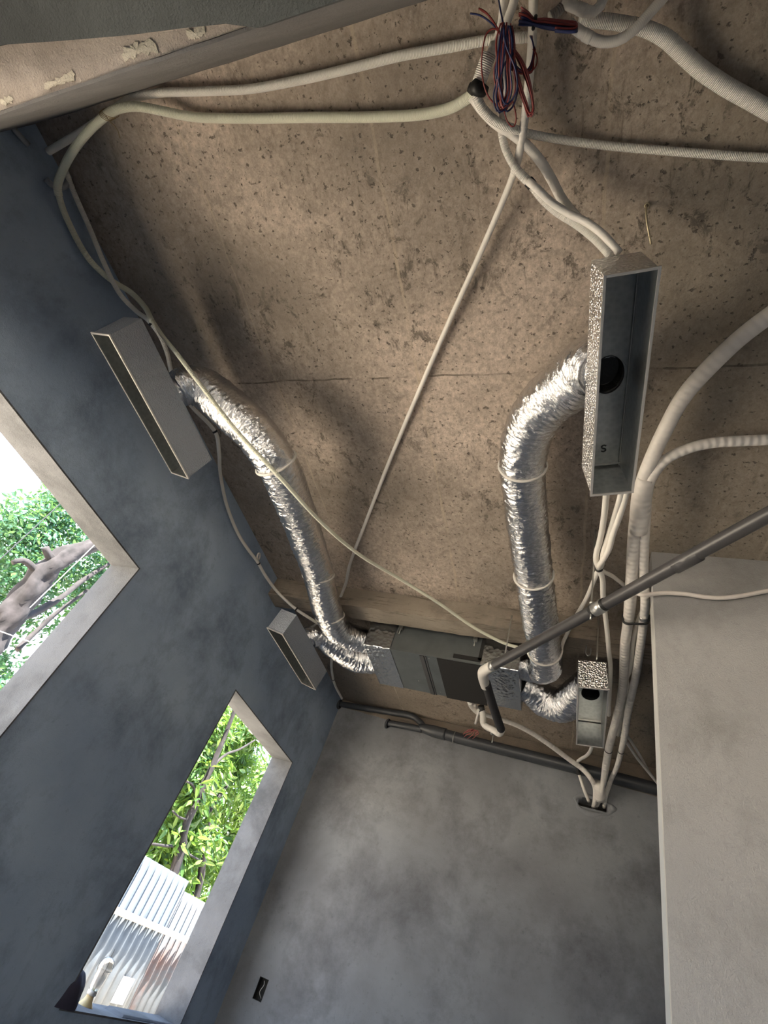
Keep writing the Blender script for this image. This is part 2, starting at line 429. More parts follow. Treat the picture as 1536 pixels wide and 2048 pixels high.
def ring(name, cen, axis, R, r, mat, parent=None, n=40, m_=8, flat=1.0):
    cen = Vector(cen); axis = Vector(axis).normalized(); u = axis.orthogonal().normalized(); v = axis.cross(u)
    V = []; Fc = []
    for i in range(n):
        a = 2 * math.pi * i / n; d = u * math.cos(a) + v * math.sin(a)
        for j in range(m_):
            b = 2 * math.pi * j / m_
            V.append(cen + d * (R + r * math.cos(b)) + axis * r * flat * math.sin(b))
    for i in range(n):
        for j in range(m_):
            i2 = (i + 1) % n; j2 = (j + 1) % m_
            Fc.append((i * m_ + j, i2 * m_ + j, i2 * m_ + j2, i * m_ + j2))
    return mk(name, V, Fc, mat, parent)

def struct(o, label=None):
    o['kind'] = 'structure'
    if label: o['label'] = label
    return o

# ------------------------------------------------------------------ room shell
def wall_grid(name, mat, a0, a1, z0, z1, holes, make, t):
    """wall made of a grid of cells without the holes; make(a, z, depth) -> point"""
    As = sorted({a0, a1} | {h[0] for h in holes} | {h[1] for h in holes}); Zs = sorted({z0, z1} | {h[2] for h in holes} | {h[3] for h in holes})
    V = []; Fc = []; idx = {}
    def vid(a, z, d):
        k = (round(a, 5), round(z, 5), d)
        if k not in idx: idx[k] = len(V); V.append(make(a, z, d * t))
        return idx[k]
    def solid(i, j):
        if i < 0 or j < 0 or i >= len(As) - 1 or j >= len(Zs) - 1: return False
        ca = (As[i] + As[i + 1]) / 2; cz = (Zs[j] + Zs[j + 1]) / 2
        return not any(h[0] < ca < h[1] and h[2] < cz < h[3] for h in holes)
    for i in range(len(As) - 1):
        for j in range(len(Zs) - 1):
            if not solid(i, j): continue
            a, b, c, d = As[i], As[i + 1], Zs[j], Zs[j + 1]
            Fc.append((vid(a, c, 0), vid(b, c, 0), vid(b, d, 0), vid(a, d, 0)))
            Fc.append((vid(a, c, 1), vid(a, d, 1), vid(b, d, 1), vid(b, c, 1)))
            if not solid(i - 1, j): Fc.append((vid(a, c, 0), vid(a, d, 0), vid(a, d, 1), vid(a, c, 1)))
            if not solid(i + 1, j): Fc.append((vid(b, c, 0), vid(b, c, 1), vid(b, d, 1), vid(b, d, 0)))
            if not solid(i, j - 1): Fc.append((vid(a, c, 0), vid(a, c, 1), vid(b, c, 1), vid(b, c, 0)))
            if not solid(i, j + 1): Fc.append((vid(a, d, 0), vid(b, d, 0), vid(b, d, 1), vid(a, d, 1)))
    o = mk(name, V, Fc, mat, smooth=False)
    bm = bmesh.new(); bm.from_mesh(o.data); bmesh.ops.recalc_face_normals(bm, faces=bm.faces); bm.to_mesh(o.data); bm.free()
    return struct(o)

wall_grid('wall_left', PL_LEFT, YF - WT, YB + 0.16, 0, ZC, WIN + [(-2.4, -1.4, 0.9, 2.2)], lambda a, z, d: (XL - d, a, z), WT)
# back wall: a hole lets the conduits through, a band above the drain pipe is left unplastered
HOLE = (0.02, 0.30, 3.11, 3.24)
OUTL = (-1.955, -1.885, 1.355, 1.475)
wall_grid('wall_back', PL_BACK, XL, XR, 0, ZC, [(0.055, 0.262, 3.135, 3.205), OUTL], lambda a, z, d: (a, YB + d, z), 0.16)
# unplastered strip above the drain pipe
zl = lambda x: 3.482 - (x + 2.025) * 0.0536
V = []; Fc = []
for i in range(61):
    x = XL + (XR - XL) * i / 60
    for (y, z) in ((YB - .004, ZC - .001), (YB - .004, zl(x) + random.uniform(-.006, .006)), (YB + .002, zl(x) - .006)): V.append((x, y, z))
for i in range(60):
    for k in range(2): Fc.append((i * 3 + k, i * 3 + 3 + k, i * 3 + 4 + k, i * 3 + 1 + k))
struct(mk('trim_6', V, Fc, RAWBAND, smooth=False), 'bare brown concrete strip above the drain pipe')
wall_grid('wall_front', PL_LIGHT, XL, XR, 0, ZC, [(-1.7, 1.6, 0.25, 2.0)], lambda a, z, d: (a, YF - d, z), WT)
struct(MB().box(XR, XR + 0.15, YF - WT, YB + 0.16, 0, ZC).build('wall_right', PL_LIGHT))
struct(MB().box(XL - WT, XR + 0.15, YF - WT, YB + 0.16, -0.15, 0).build('floor', FLOOR))
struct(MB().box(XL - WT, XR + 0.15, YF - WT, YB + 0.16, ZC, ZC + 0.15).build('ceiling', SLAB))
# partition on the right; window light on its end is painted as a lighter strip
pt = MB().box(0.2955, XR, 2.112, 2.205, 0, ZC).build('wall_partition', PL_LIGHT); struct(pt)
struct(MB().box(0.2925, 0.2956, 2.1125, 2.2045, 0, 3.26).build('trim_1', mat_simple('lit_edge', (0.55, 0.55, 0.52), 0.8, 0, 0.2, 40, 0.1)))
# dropped concrete beam in front of the fan coil unit
def rough_box(name, x0, x1, y0, y1, z0, z1, mat, amp=0.004, res=0.05):
    bm = bmesh.new()
    for axis, val in (('y', y0), ('y', y1), ('z', z0)):
        nx = int((x1 - x0) / res)
        if axis == 'y': m2 = max(2, int((z1 - z0) / res)); rng = [(z0 + (z1 - z0) * k / m2) for k in range(m2 + 1)]
        else: m2 = max(2, int((y1 - y0) / res)); rng = [(y0 + (y1 - y0) * k / m2) for k in range(m2 + 1)]
        G = []
        for i in range(nx + 1):
            x = x0 + (x1 - x0) * i / nx; row = []
            for q in rng:
                p = Vector((x, val, q)) if axis == 'y' else Vector((x, q, val))
                d = noise.noise_vector(p * 9) * amp + noise.noise_vector(p * 31) * amp * 0.4; d.x = 0
                row.append(bm.verts.new(p + d))
            G.append(row)
        for i in range(nx):
            for j in range(len(rng) - 1):
                bm.faces.new((G[i][j], G[i + 1][j], G[i + 1][j + 1], G[i][j + 1]))
    bmesh.ops.remove_doubles(bm, verts=bm.verts, dist=0.0005); bmesh.ops.recalc_face_normals(bm, faces=bm.faces)
    me = bpy.data.meshes.new(name); bm.to_mesh(me); bm.free(); me.materials.append(mat)
    o = bpy.data.objects.new(name, me); COL.objects.link(o); return o
struct(rough_box('trim_2', XL, XR, 2.735, 2.885, 3.40, ZC, RAWBEAM, 0.006, 0.03), 'rough dropped concrete beam across the ceiling')
# deep plastered beam above the camera
YA, ZA = -0.078, 2.70
bb = MB().box(XL, XR, -0.60, YA - 0.006, ZA, ZC).build('trim_3', RAW); struct(bb)
chip = random.Random(12)
for (x0, y0, x1, y1, wd) in ((243, 112, 312, 88, .020), (88, 176, 150, 150, .014), (2, 206, 24, 196, .012), (372, 74, 412, 58, .014)):
    a = onp(x0, y0, 2, ZA - .002); b = onp(x1, y1, 2, ZA - .002); nn = 16; Vt = []; 
    for k in range(nn * 2):
        f = (k / nn) if k < nn else (2 * nn - 1 - k) / nn
        c = a.lerp(b, min(1, f * nn / (nn - 1))); off = (wd * .5 * (1 if k < nn else -1)) * (.35 + chip.random()) * (1 if 0 < k % nn < nn - 1 else .3)
        Vt.append(Vector((c.x + chip.uniform(-.004, .004), c.y + off, ZA - .002)))
    n0 = len(Vt); cc_ = sum(Vt, Vector()) / n0; cc_.z -= .003
    Vt += [Vector((v.x, v.y, ZA + .001)) for v in Vt] + [cc_]
    Fx = [(k, (k + 1) % n0, n0 + (k + 1) % n0, n0 + k) for k in range(n0)] + [(k, (k + 1) % n0, 2 * n0) for k in range(n0)]
    struct(mk('trim_9', Vt, Fx, CHIP, smooth=False), 'pale fresh chip on the beam edge')
struct(rough_box('trim_4', XL, XR, YA - 0.006, YA, ZA - 0.004, ZC, PL_BEAM, 0.003, 0.06), 'grey plaster face of the deep beam')
# plaster coat covering part of the soffit, wedge of bare concrete left open
e = [onp(x, y, 2, 2.672) for x, y in ((-300, 122), (0, 90), (120, 82), (250, 71), (350, 58), (430, 50), (447, 47))]
V = []; top = []
fr = [Vector((p.x, p.y, 0)) for p in e] + [Vector((-0.60, YA + 0.002, 0)), Vector((XR, YA + 0.002, 0)), Vector((XR, -0.6, 0)), Vector((XL, -0.6, 0))]
fr[0] = Vector((XL, e[0].y - 0.02, 0))
n_ = len(fr)
V = [Vector((p.x, p.y, 2.672)) for p in fr] + [Vector((p.x, p.y, ZA + 0.001)) for p in fr]
Fc = [tuple(range(n_)), tuple(range(n_, 2 * n_))[::-1]] + [(i, (i + 1) % n_, n_ + (i + 1) % n_, n_ + i) for i in range(n_)]
o = mk('trim_5', V, Fc, PL_GREEN, smooth=False); struct(o, 'dark plaster coat under the deep beam')
bm = bmesh.new(); bm.from_mesh(o.data); bmesh.ops.recalc_face_normals(bm, faces=bm.faces); bmesh.ops.triangulate(bm, faces=[f for f in bm.faces if len(f.verts) > 4]); bm.to_mesh(o.data); bm.free()

# window reveals
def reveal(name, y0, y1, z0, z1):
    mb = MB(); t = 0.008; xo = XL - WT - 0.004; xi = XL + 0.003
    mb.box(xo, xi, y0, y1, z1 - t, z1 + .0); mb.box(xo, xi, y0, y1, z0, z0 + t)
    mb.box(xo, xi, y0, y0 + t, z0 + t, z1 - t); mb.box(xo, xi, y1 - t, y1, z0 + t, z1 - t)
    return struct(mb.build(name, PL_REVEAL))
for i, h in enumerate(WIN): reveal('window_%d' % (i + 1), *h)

# ------------------------------------------------------------------ diffuser plenum boxes
def plenum_box(cx_, cy_, cz_, rot, L, W, H, face, label, s_mark=True, hole=(0.050, 0.066), hy=0.0):
    t = thing('diffuser_box', (cx_, cy_, cz_), label, 'air duct box', 'diffuser boxes hung under the ceiling', rot)
    a, b = W / 2, L / 2; th = 0.0035; NS = 48
    hx = 0.0
    def ell(k, sx, sy): return (hx + sx * math.cos(2 * math.pi * k / NS), hy + sy * math.sin(2 * math.pi * k / NS))
    def rect(k, A, B):     # point on the rectangle along the same direction
        an = 2 * math.pi * k / NS; c, s = math.cos(an), math.sin(an)
        q = min(A / max(1e-6, abs(c)), B / max(1e-6, abs(s))); return (c * q, s * q)
    # outer insulation skin
    V = []; Fc = []
    def plate(z, A, B, flip):
        k0 = len(V); pr_ = []
        corners = [(A, B), (-A, B), (-A, -B), (A, -B)]
        for k in range(NS): x, y = ell(k, *hole); V.append((x, y, z))
        for k in range(NS): x, y = rect(k, A, B); V.append((x, y, z))
        kc = len(V)
        for c in corners: V.append((c[0], c[1], z))
        for k in range(NS):
            k2 = (k + 1) % NS; f = [k0 + k, k0 + k2, k0 + NS + k2, k0 + NS + k]
            p, q = Vector(V[k0 + NS + k]), Vector(V[k0 + NS + k2])
            for ci, c in enumerate(corners):
                if abs(p.x - q.x) > 1e-5 and abs(p.y - q.y) > 1e-5 and (p.x * c[0] > 0 or q.x * c[0] > 0) and (p.y * c[1] > 0) and abs(abs(p.x) - A) + abs(abs(q.x) - A) < A * 1.9 and p.y * c[1] > 0 and (p.x * c[0] > 0):
                    f = [k0 + k, k0 + k2, k0 + NS + k2, kc + ci, k0 + NS + k]; break
            Fc.append(tuple(f if flip else f[::-1]))
    plate(H, a, b, True)
    k = len(V)
    prof = [(a, H), (a + 0.0, 0.012), (a + 0.004, 0.006), (a + 0.004, 0.0)]
    for (dx, z) in prof:
        dd = dx - a
        for c in ((1, 1), (-1, 1), (-1, -1), (1, -1)): V.append((c[0] * (a + dd), c[1] * (b + dd), z))
    for r_ in range(len(prof) - 1):
        for i in range(4): Fc.append((k + r_ * 4 + i, k + (r_ + 1) * 4 + i, k + (r_ + 1) * 4 + (i + 1) % 4, k + r_ * 4 + (i + 1) % 4))
    # subdivide the side faces a little for soft insulation dents
    o = mk('insulated_casing', V, Fc, face, t, smooth=False, local=True)
    bm = bmesh.new(); bm.from_mesh(o.data)
    bmesh.ops.remove_doubles(bm, verts=bm.verts, dist=1e-5)
    bmesh.ops.recalc_face_normals(bm, faces=bm.faces); bm.to_mesh(o.data); bm.free()
    # sheet metal liner
    V = []; Fc = []
    ai, bi = a - th, b - th
    plate(H - 0.008, ai, bi, False)
    k = len(V)
    for z in (H - 0.008, 0.0):
        for c in ((1, 1), (-1, 1), (-1, -1), (1, -1)): V.append((c[0] * ai, c[1] * bi, z))
    for i in range(4): Fc.append((k + i, k + (i + 1) % 4, k + 4 + (i + 1) % 4, k + 4 + i))
    mk('sheet_liner', V, Fc, GALV, t, smooth=False, local=True)
    # rim around the mouth
    rb = MB(); zz = (-0.003, 0.003)
    rb.box(-a - .0045, -ai, -b - .0045, b + .0045, *zz); rb.box(ai, a + .0045, -b - .0045, b + .0045, *zz)
    rb.box(-ai, ai, -b - .0045, -bi, *zz); rb.box(-ai, ai, bi, b + .0045, *zz)
    rb.build('mouth_rim', FOILRIM, t, local=True, bevel=0.0012)
    # seam angle near the far end
    MB().box(-ai, ai, bi - 0.012, bi - 0.009, H - 0.02, H - 0.009).box(ai - .004, ai - .001, -bi, bi, H - 0.016, H - 0.013).build('seam_angle', STEEL, t, local=True)
    # black ribbed collar seen through the hole
    V = []; Fc = []; rings = 26
    for i in range(rings + 1):
        z = H - 0.012 + 0.06 * i / rings; rp = 1.0 if i < 4 else 0.93 + 0.05 * math.sin(i * 2.1)
        for k in range(NS):
            x, y = ell(k, hole[0] * 1.0 * rp, hole[1] * rp); V.append((x + (0 if i < 5 else 0), y, z))
    for i in range(rings):
        for k in range(NS): Fc.append((i * NS + k, i * NS + (k + 1) % NS, (i + 1) * NS + (k + 1) % NS, (i + 1) * NS + k))
    Fc.append(tuple(rings * NS + k for k in range(NS)))
    mk('collar', V, Fc, BLACKIN, t, local=True)['label'] = 'black ribbed round collar inside the box'
    if s_mark:
        # the little black S punched on the liner
        y0 = bi - 0.075
        pts = [(0.008, 0.010), (0, 0.014), (-0.008, 0.009), (-0.006, 0.002), (0.006, -0.002), (0.008, -0.009), (0, -0.014), (-0.008, -0.010)]
        mb = MB()
        for p, q in zip(pts, pts[1:]):
            mb.bar((-p[0] + 0.004, y0 + p[1], H - 0.0095), (-q[0] + 0.004, y0 + q[1], H - 0.0095), 0.004, 0.0015)
        mb.build('stamped_mark', BLACK, t, local=True)
    return t
RD = math.radians
BZ = 3.05
bx_r = plenum_box(0.063, 0.921, BZ, (RD(-3.9), RD(-13.1), RD(0.7)), 0.726, 0.133, 0.175, FOILBOX_A, 'long foil box with open mouth and round hole, beside the partition conduits')
bx_l = plenum_box(-1.867, 0.949, BZ, (RD(-0.9), RD(15.0), RD(0.9)), 0.719, 0.129, 0.158, FOILBOX_B, 'long pale grey foil box hung tilted above the large window', False)
bx_ll = plenum_box(-1.866, 2.987, BZ, (RD(2.7), RD(11.1), RD(3.2)), 0.777, 0.128, 0.160, FOILBOX_B, 'dark grey foil box above the narrow window corner', False)
bx_lr = plenum_box(0.079, 2.984, BZ, (RD(-4.6), RD(-4.4), RD(-0.6)), 0.586, 0.146, 0.172, FOILBOX_A, 'small foil box beyond the beam, sparkling end and open mouth', False)
bpy.context.view_layer.update()

# ------------------------------------------------------------------ flexible foil ducts
def duct_fn(seed, amp=0.05):
    def fn(s, a, r):
        c, d = math.cos(a), math.sin(a)
        wv = 0.5 * noise.noise(Vector((c * 2.0 + seed, d * 2.0, s * 9)))
        h = abs(noise.noise(Vector((c * 1.6 + seed, d * 1.6, s * 58 + wv * 3))))   # sharp creases running round
        g = abs(noise.noise(Vector((c * 4.2, d * 4.2 + seed, s * 40))))
        k = noise.noise(Vector((c * 9.5, d * 9.5 + seed, s * 95)))
        big = noise.noise(Vector((c * 1.2 + seed, d * 1.2, s * 9)))
        return 1 + amp * (1.5 * (h - .2) + 0.9 * (g - .2) + 0.5 * k + 0.7 * big)
    return fn
def foil_duct(label, pts, r, seed, straps=()):
    pts = [P(p) for p in pts]
    t = thing('flexible_duct', pts[0], label, 'air duct')
    rad = r if isinstance(r, (list, tuple)) else [r] * len(pts)
    sweep('foil_sleeve', pts, rad, FOIL, t, step=0.0045, seg=72, cap=False, fn=duct_fn(seed))
    Q, Rr, Lt = spline(pts, list(rad), 0.01); Fm = frames(Q)
    for s_, tilt in straps:
        i = min(range(len(Q)), key=lambda k: (Q[k] - P(s_)).length)
        ax = Fm[i][0] + Vector(tilt)
        ring('strap', Q[i], ax, Rr[i] * 1.04, 0.0055, PVCW, t, flat=1.1)['label'] = 'white strap round the duct'
    return t
rc = bx_r.matrix_world @ Vector((0, 0, 0.175)); rn = (bx_r.matrix_world.to_3x3() @ Vector((0, 0, 1)))
foil_duct('long crinkled silver duct curving from the long open foil box to the unit',
    [rc - rn * 0.006, rc + rn * 0.022, rc + rn * 0.085 + Vector((-0.035, .01, 0)), (1140, 768, 3.345), (1092, 806, 3.36), (1058, 860, 3.37), (1045, 932, 3.37), (1053, 1030, 3.36), (1066, 1140, 3.34),
     (1077, 1225, 3.295), (1086, 1280, 3.292), Vector((-0.20, 3.0, 3.33)), Vector((-0.26, 3.09, 3.365)), Vector((-0.36, 3.10, 3.365))],
    [0.060, 0.090, 0.105, 0.104, 0.101, 0.099, 0.097, 0.095, 0.095, 0.095, 0.095, 0.093, 0.086, 0.08], 3.0,
    [((1045, 932, 3.37), (0, 0, 0.1)), ((1066, 1150, 3.34), (0, 0, 0.1)), ((1086, 1300, 3.29), (0, .2, 0.2))])
lc = bx_l.matrix_world @ Vector((0, 0, 0.158)); ln = (bx_l.matrix_world.to_3x3() @ Vector((0, 0, 1)))
foil_duct('long crinkled silver duct sagging from the pale grey foil box',
    [lc - ln * 0.006, lc + ln * 0.03, lc + ln * 0.075 + Vector((.02, 0, 0)), (405, 776, 3.31), (452, 812, 3.27), (508, 862, 3.22), (552, 925, 3.18), (585, 1000, 3.21), (612, 1075, 3.26), (637, 1150, 3.30),
     (655, 1220, 3.295), (680, 1265, 3.295), Vector((-1.50, 3.03, 3.33)), Vector((-1.42, 3.08, 3.36)), Vector((-1.33, 3.08, 3.365))],
    [0.058, 0.080, 0.090, 0.094, 0.099, 0.099, 0.098, 0.096, 0.095, 0.094, 0.094, 0.092, 0.09, 0.085, 0.08], 11.0,
    [((553, 925, 3.18), (0, .25, 0)), ((636, 1148, 3.30), (0, 0, -.5)), ((657, 1232, 3.295), (0, .1, -.5))])
r2 = bx_lr.matrix_world @ Vector((0, 0, 0.172)); rn2 = bx_lr.matrix_world.to_3x3() @ Vector((0, 0, 1))
foil_duct('short crinkled silver duct bent under the unit to the small foil box',
    [Vector((-0.36, 3.30, 3.36)), Vector((-0.29, 3.34, 3.355)), Vector((-0.20, 3.40, 3.325)), Vector((-0.09, 3.38, 3.30)), Vector((-0.01, 3.22, 3.315)), r2 + Vector((-0.01, .06, .09)), r2 + rn2 * .03, r2 - rn2 * .006],
    [0.092, 0.102, 0.106, 0.104, 0.094, 0.084, 0.080, 0.060], 21.0)
l2 = bx_ll.matrix_world @ Vector((0, 0, 0.160)); ln2 = bx_ll.matrix_world.to_3x3() @ Vector((0, 0, 1))
foil_duct('short crinkled silver duct bent under the unit to the dark grey foil box',
    [Vector((-1.33, 3.30, 3.36)), Vector((-1.42, 3.31, 3.345)), Vector((-1.55, 3.28, 3.315)), Vector((-1.68, 3.16, 3.31)), l2 + Vector((.05, .03, .085)), l2 + ln2 * .03, l2 - ln2 * .006],
    [0.088, 0.098, 0.10, 0.094, 0.082, 0.078, 0.058], 31.0)

# ------------------------------------------------------------------ fan coil unit
Z0 = 3.245; ZT = 3.50; Y0, Y1 = 2.945, 3.46
fc = thing('fan_coil_unit', (-0.85, 3.2, Z0), 'ducted fan coil unit with foil wrapped ends hung behind the beam', 'air conditioner')
MB().box(-1.19, -0.585, Y0, Y1, Z0, ZT).build('casing', UNIT, fc, bevel=0.003)
def wrapbox(x0, x1, y0, y1, nm):
    mb = MB().box(x0, x1, y0, y1, Z0 - 0.006, ZT - 0.01)
    o = mb.build(nm, FOILBOX_C, fc, bevel=0.006)
    return o
FOILBOX_C = mat_foilbox('creased_foil_wrap', 0.5, 40, 0.26, (0.50, 0.53, 0.56))
n = FOILBOX_C.node_tree
wrapbox(-1.385, -1.19, Y0 - .01, Y1, 'foil_end')['label'] = 'foil wrapped left end'
wrapbox(-0.585, -0.345, Y0 - .01, Y1 - .02, 'foil_end')['label'] = 'foil wrapped right end'
MB().box(-0.865, -0.577, Y0 + 0.004, Y1 + .002, Z0 - 0.008, Z0 - 0.0005).build('access_panel', BLACKPANEL, fc, bevel=0.001)['label'] = 'black underside panel'
MB().box(-0.985, -0.955, Y0 + 0.01, Y1, Z0 - 0.006, Z0 - 0.0005).box(-0.948, -0.940, Y0 + .01, Y1, Z0 - 0.004, Z0 - 0.0005).build('joint_strip', DARKSTEEL, fc, bevel=0.001)
MB().box(-0.60, -0.578, Y0 - .012, Y0 - .001, Z0 + 0.02, ZT).box(-0.76, -0.578, Y0 - .012, Y0 - .001, Z0 + 0.015, Z0 + 0.04).build('front_bracket', BLACKPANEL, fc)
MB().box(-1.195, -0.59, Y0 - .006, Y0 + .002, Z0 - .004, Z0 + 0.012).build('front_lip', UNIT, fc)
MB().box(-1.172, -1.145, Y0 - .03, Y0 - .001, 3.40, 3.425).box(-1.172, -1.168, Y0 - .03, Y0 - .001, 3.36, 3.42).build('hanger_bracket', STEEL, fc)
MB().box(-0.655, -0.63, Y0 - .03, Y0 - .001, 3.40, 3.425).build('hanger_bracket', STEEL, fc)
for x in (-1.158, -0.642):
    sweep('hanger_rod', [Vector((x, Y0 - .018, 3.36)), Vector((x, Y0 - .018, ZC))], 0.004, STEEL, fc, seg=8)
for (x, y) in ((-0.975, 3.0), (-0.905, 3.4), (-0.92, 2.97), (-1.05, 3.3)):
    ring('screw', (x, y, Z0 - .004), (0, 0, 1), 0.003, 0.002, STEEL, fc, 10, 6)

# ------------------------------------------------------------------ conduits
def conduit(label, pts, r, mat=WHITE, name='conduit', ties=(), cat='conduit', seg=14, step=0.018):
    pts = [P(p) for p in pts]
    if not ties:
        o = sweep(name, pts, r, mat, None, seg=seg, step=step); tag(o, label, cat); return o
    t = thing(name, pts[0], label, cat)
    sweep('tube', pts, r, mat, t, seg=seg, step=step)
    rad = r if isinstance(r, (list, tuple)) else [r] * len(pts)
    Q, Rr, Lt = spline(pts, list(rad), 0.005); Fm = frames(Q)
    for tie in ties:
        p, half, mat_, nm = tie[:4]; gr = tie[4] if len(tie) > 4 else 1.12
        i = min(range(len(Q)), key=lambda k: (Q[k] - P(p)).length)
        k = int(half / 0.005); a, b = max(0, i - k), min(len(Q) - 1, i + k)
        o = sweep(nm, [Q[a], Q[(a + b) // 2], Q[b]] if b - a > 2 else [Q[a], Q[b]], Rr[i] * gr, mat_, t, seg=seg, step=0.004)
        if mat_ in (BLACK,): o['label'] = 'black ' + nm.replace('_', ' ')
    return t
zc = 3.525
conduit('white ribbed conduit from the wires to the top left, upper of two',
    [(1068, 74, 3.50), (1030, 76, 3.51), (985, 79, 3.52), (900, 94, zc), (800, 112, zc), (700, 137, zc), (600, 160, zc), (500, 178, zc), (400, 183, zc), (320, 186, 3.52), (262, 197, 3.50), (225, 222, 3.49), (165, 262, 3.48), (97, 303, 3.46)],
    [.0125] * 3 + [.0135] * 11, WHITE)
conduit('pale cream ribbed conduit ending in black tape, lower of two',
    [(960, 178, 3.44), (940, 193, 3.45), (905, 214, 3.47), (850, 228, 3.50), (750, 234, zc), (620, 235, zc), (480, 237, zc), (380, 233, 3.52), (320, 221, 3.50), (270, 213, 3.47), (232, 219, 3.45), (195, 245, 3.44), (158, 285, 3.43), (130, 330, 3.42), (115, 372, 3.41), (117, 388, 3.405), (135, 440, 'x', -2.12), (178, 518, 'x', -2.11), (222, 560, 'x', -2.09), (262, 585, 'x', -2.05), (288, 612, 'x', -2.0), (304, 642, 3.37)],
    [.0155] * 15 + [.0125] * 7, CREAM, ties=[((116, 384, 3.406), .018, CREAM, 'coupling'), ((742, 234, zc), .004, PVCW, 'coupling', 1.06)])
conduit('white conduit running down the corner past the grey foil boxes',
    [(130, 338, 'x', -2.11), (150, 390, 'x', -2.11), (180, 458, 'x', -2.1), (210, 530, 'x', -2.08), (240, 588, 'x', -2.05), (272, 622, 'x', -2.02), (296, 640, 3.39), (318, 668, 3.38), (334, 705, 3.37), (343, 745, 3.38), (362, 785, 3.44), (388, 818, 3.44), (418, 848, 3.44), (432, 867, 3.43), (438, 905, 3.43), (441, 950, 'x', -2.11), (452, 1005, 'x', -2.12), (475, 1065, 'x', -2.12), (497, 1100, 'x', -2.1), (514, 1122, 'x', -2.09), (530, 1150, 'x', -2.09), (556, 1185, 'x', -2.06), (592, 1218, 3.36), (625, 1240, 3.36), (655, 1262, 3.38), (664, 1300, 3.42), (663, 1335, 3.43), (670, 1370, 3.45), (684, 1397, 3.46)],
    .0105, WHITE, ties=[((302, 647, 3.38), .008, BLACK, 'cable_tie', 1.35), ((431, 864, 3.43), .008, BLACK, 'cable_tie', 1.35), ((516, 1127, 'x', -2.09), .008, BLACK, 'cable_tie', 1.2), ((592, 1218, 3.36), .008, BLACK, 'cable_tie', 1.35), ((667, 1360, 3.44), .006, BLACK, 'cable_tie', 1.2)])
ring('conduit_loop', onp(517, 1113, 0, -2.10), (1, .2, .1), 0.022, 0.006, SMOOTHW); tag(bpy.data.objects['conduit_loop'], 'small white loop on the corner conduit above the narrow window', 'conduit')
conduit('long thin cream conduit crossing below the sagging silver duct',
    [(306, 643, 3.365), (325, 672, 3.29), (352, 705, 3.22), (400, 768, 3.165), (470, 858, 3.10), (560, 955, 3.055), (640, 1042, 3.11), (720, 1110, 3.22), (800, 1158, 3.31), (880, 1208, 3.35), (950, 1256, 3.365), (1010, 1287, 3.36), (1040, 1296, 3.36)],
    .0095, CREAM)
conduit('thin straight white conduit slanting across the bare ceiling',
    [(1072, -260, 3.50), (1066, 20, 3.50), (1064, 90, 3.48), (1060, 140, 3.47), (1054, 200, 3.46), (1044, 275, 3.45), (1036, 318, 3.455), (1022, 362, 3.475), (960, 508, 3.51), (900, 640, 3.525), (840, 778, 3.53), (780, 920, 3.53), (730, 1048, 3.53), (706, 1110, 3.52), (698, 1135, 3.52), (692, 1165, 3.50), (679, 1200, 3.46)],
    [.0125] * 7 + [.0105] * 10, SMOOTHW, ties=[((1029, 338, 3.46), .012, SMOOTHW, 'coupling')])
conduit('thin white ribbed conduit running to the right edge below the wires',
    [(952, 190, 3.41), (962, 212, 3.41), (985, 238, 3.42), (1015, 254, 3.43), (1060, 268, 3.47), (1140, 282, 3.52), (1220, 292, 3.53), (1300, 299, 3.53), (1400, 307, 3.53), (1480, 313, 3.53), (1560, 317, 3.53), (1900, 335, 3.53), (2500, 370, 3.53)],
    [.0125] * 4 + [.0115] * 9, WHITE)
conduit('white conduit behind the crossing, entering the long foil box end from above',
    [(945, 192, 3.44), (965, 220, 3.44), (992, 247, 3.44), (1025, 268, 3.45), (1058, 296, 3.46), (1085, 328, 3.47), (1105, 362, 3.47), (1122, 395, 3.46), (1145, 425, 3.44), (1180, 462, 3.40), (1210, 494, 3.35), (1232, 520, 3.30)],
    [.0145] * 12, SMOOTHW)
conduit('white conduit with a black tape band above the long foil box',
    [(1000, 238, 3.45), (1003, 262, 3.45), (1009, 292, 3.445), (1024, 325, 3.435), (1043, 350, 3.425), (1061, 367, 3.42), (1085, 398, 3.415), (1115, 425, 3.41), (1152, 448, 3.39), (1190, 478, 3.34), (1222, 512, 3.28)],
    [.0115] * 4 + [.0135] * 2 + [.0125] * 5, WHITE, ties=[((1061, 367, 3.42), .012, BLACK, 'tape_band', 1.15)])
conduit('white conduit in the pair below the black tape band, outer one',
    [(1056, 362, 3.41), (1075, 378, 3.40), (1102, 404, 3.40), (1140, 428, 3.39), (1172, 444, 3.37), (1205, 468, 3.33), (1238, 505, 3.28)],
    .0115, SMOOTHW)
conduit('thick white conduit bending down to the right edge',
    [(1160, 38, 3.46), (1190, 40, 3.47), (1240, 46, 3.48), (1290, 57, 3.49), (1330, 76, 3.50), (1362, 104, 3.51), (1400, 138, 3.52), (1450, 172, 3.52), (1500, 200, 3.52), (1570, 240, 3.52), (1800, 370, 3.52), (2300, 560, 3.52)],
    [.0165] * 2 + [.0165, .0175, .0195, .0205, .021, .021, .021, .021, .021, .021], WHITE)
conduit('white conduit looping up from the cluster to the top edge, longer one',
    [(1140, 48, 3.41), (1158, 62, 3.40), (1176, 73, 3.40), (1205, 84, 3.41), (1240, 79, 3.42), (1270, 58, 3.43), (1296, 30, 3.45), (1330, -8, 3.47), (1360, -45, 3.48)],
    .0125, SMOOTHW, ties=[((1175, 72, 3.40), .01, SMOOTHW, 'coupling')])
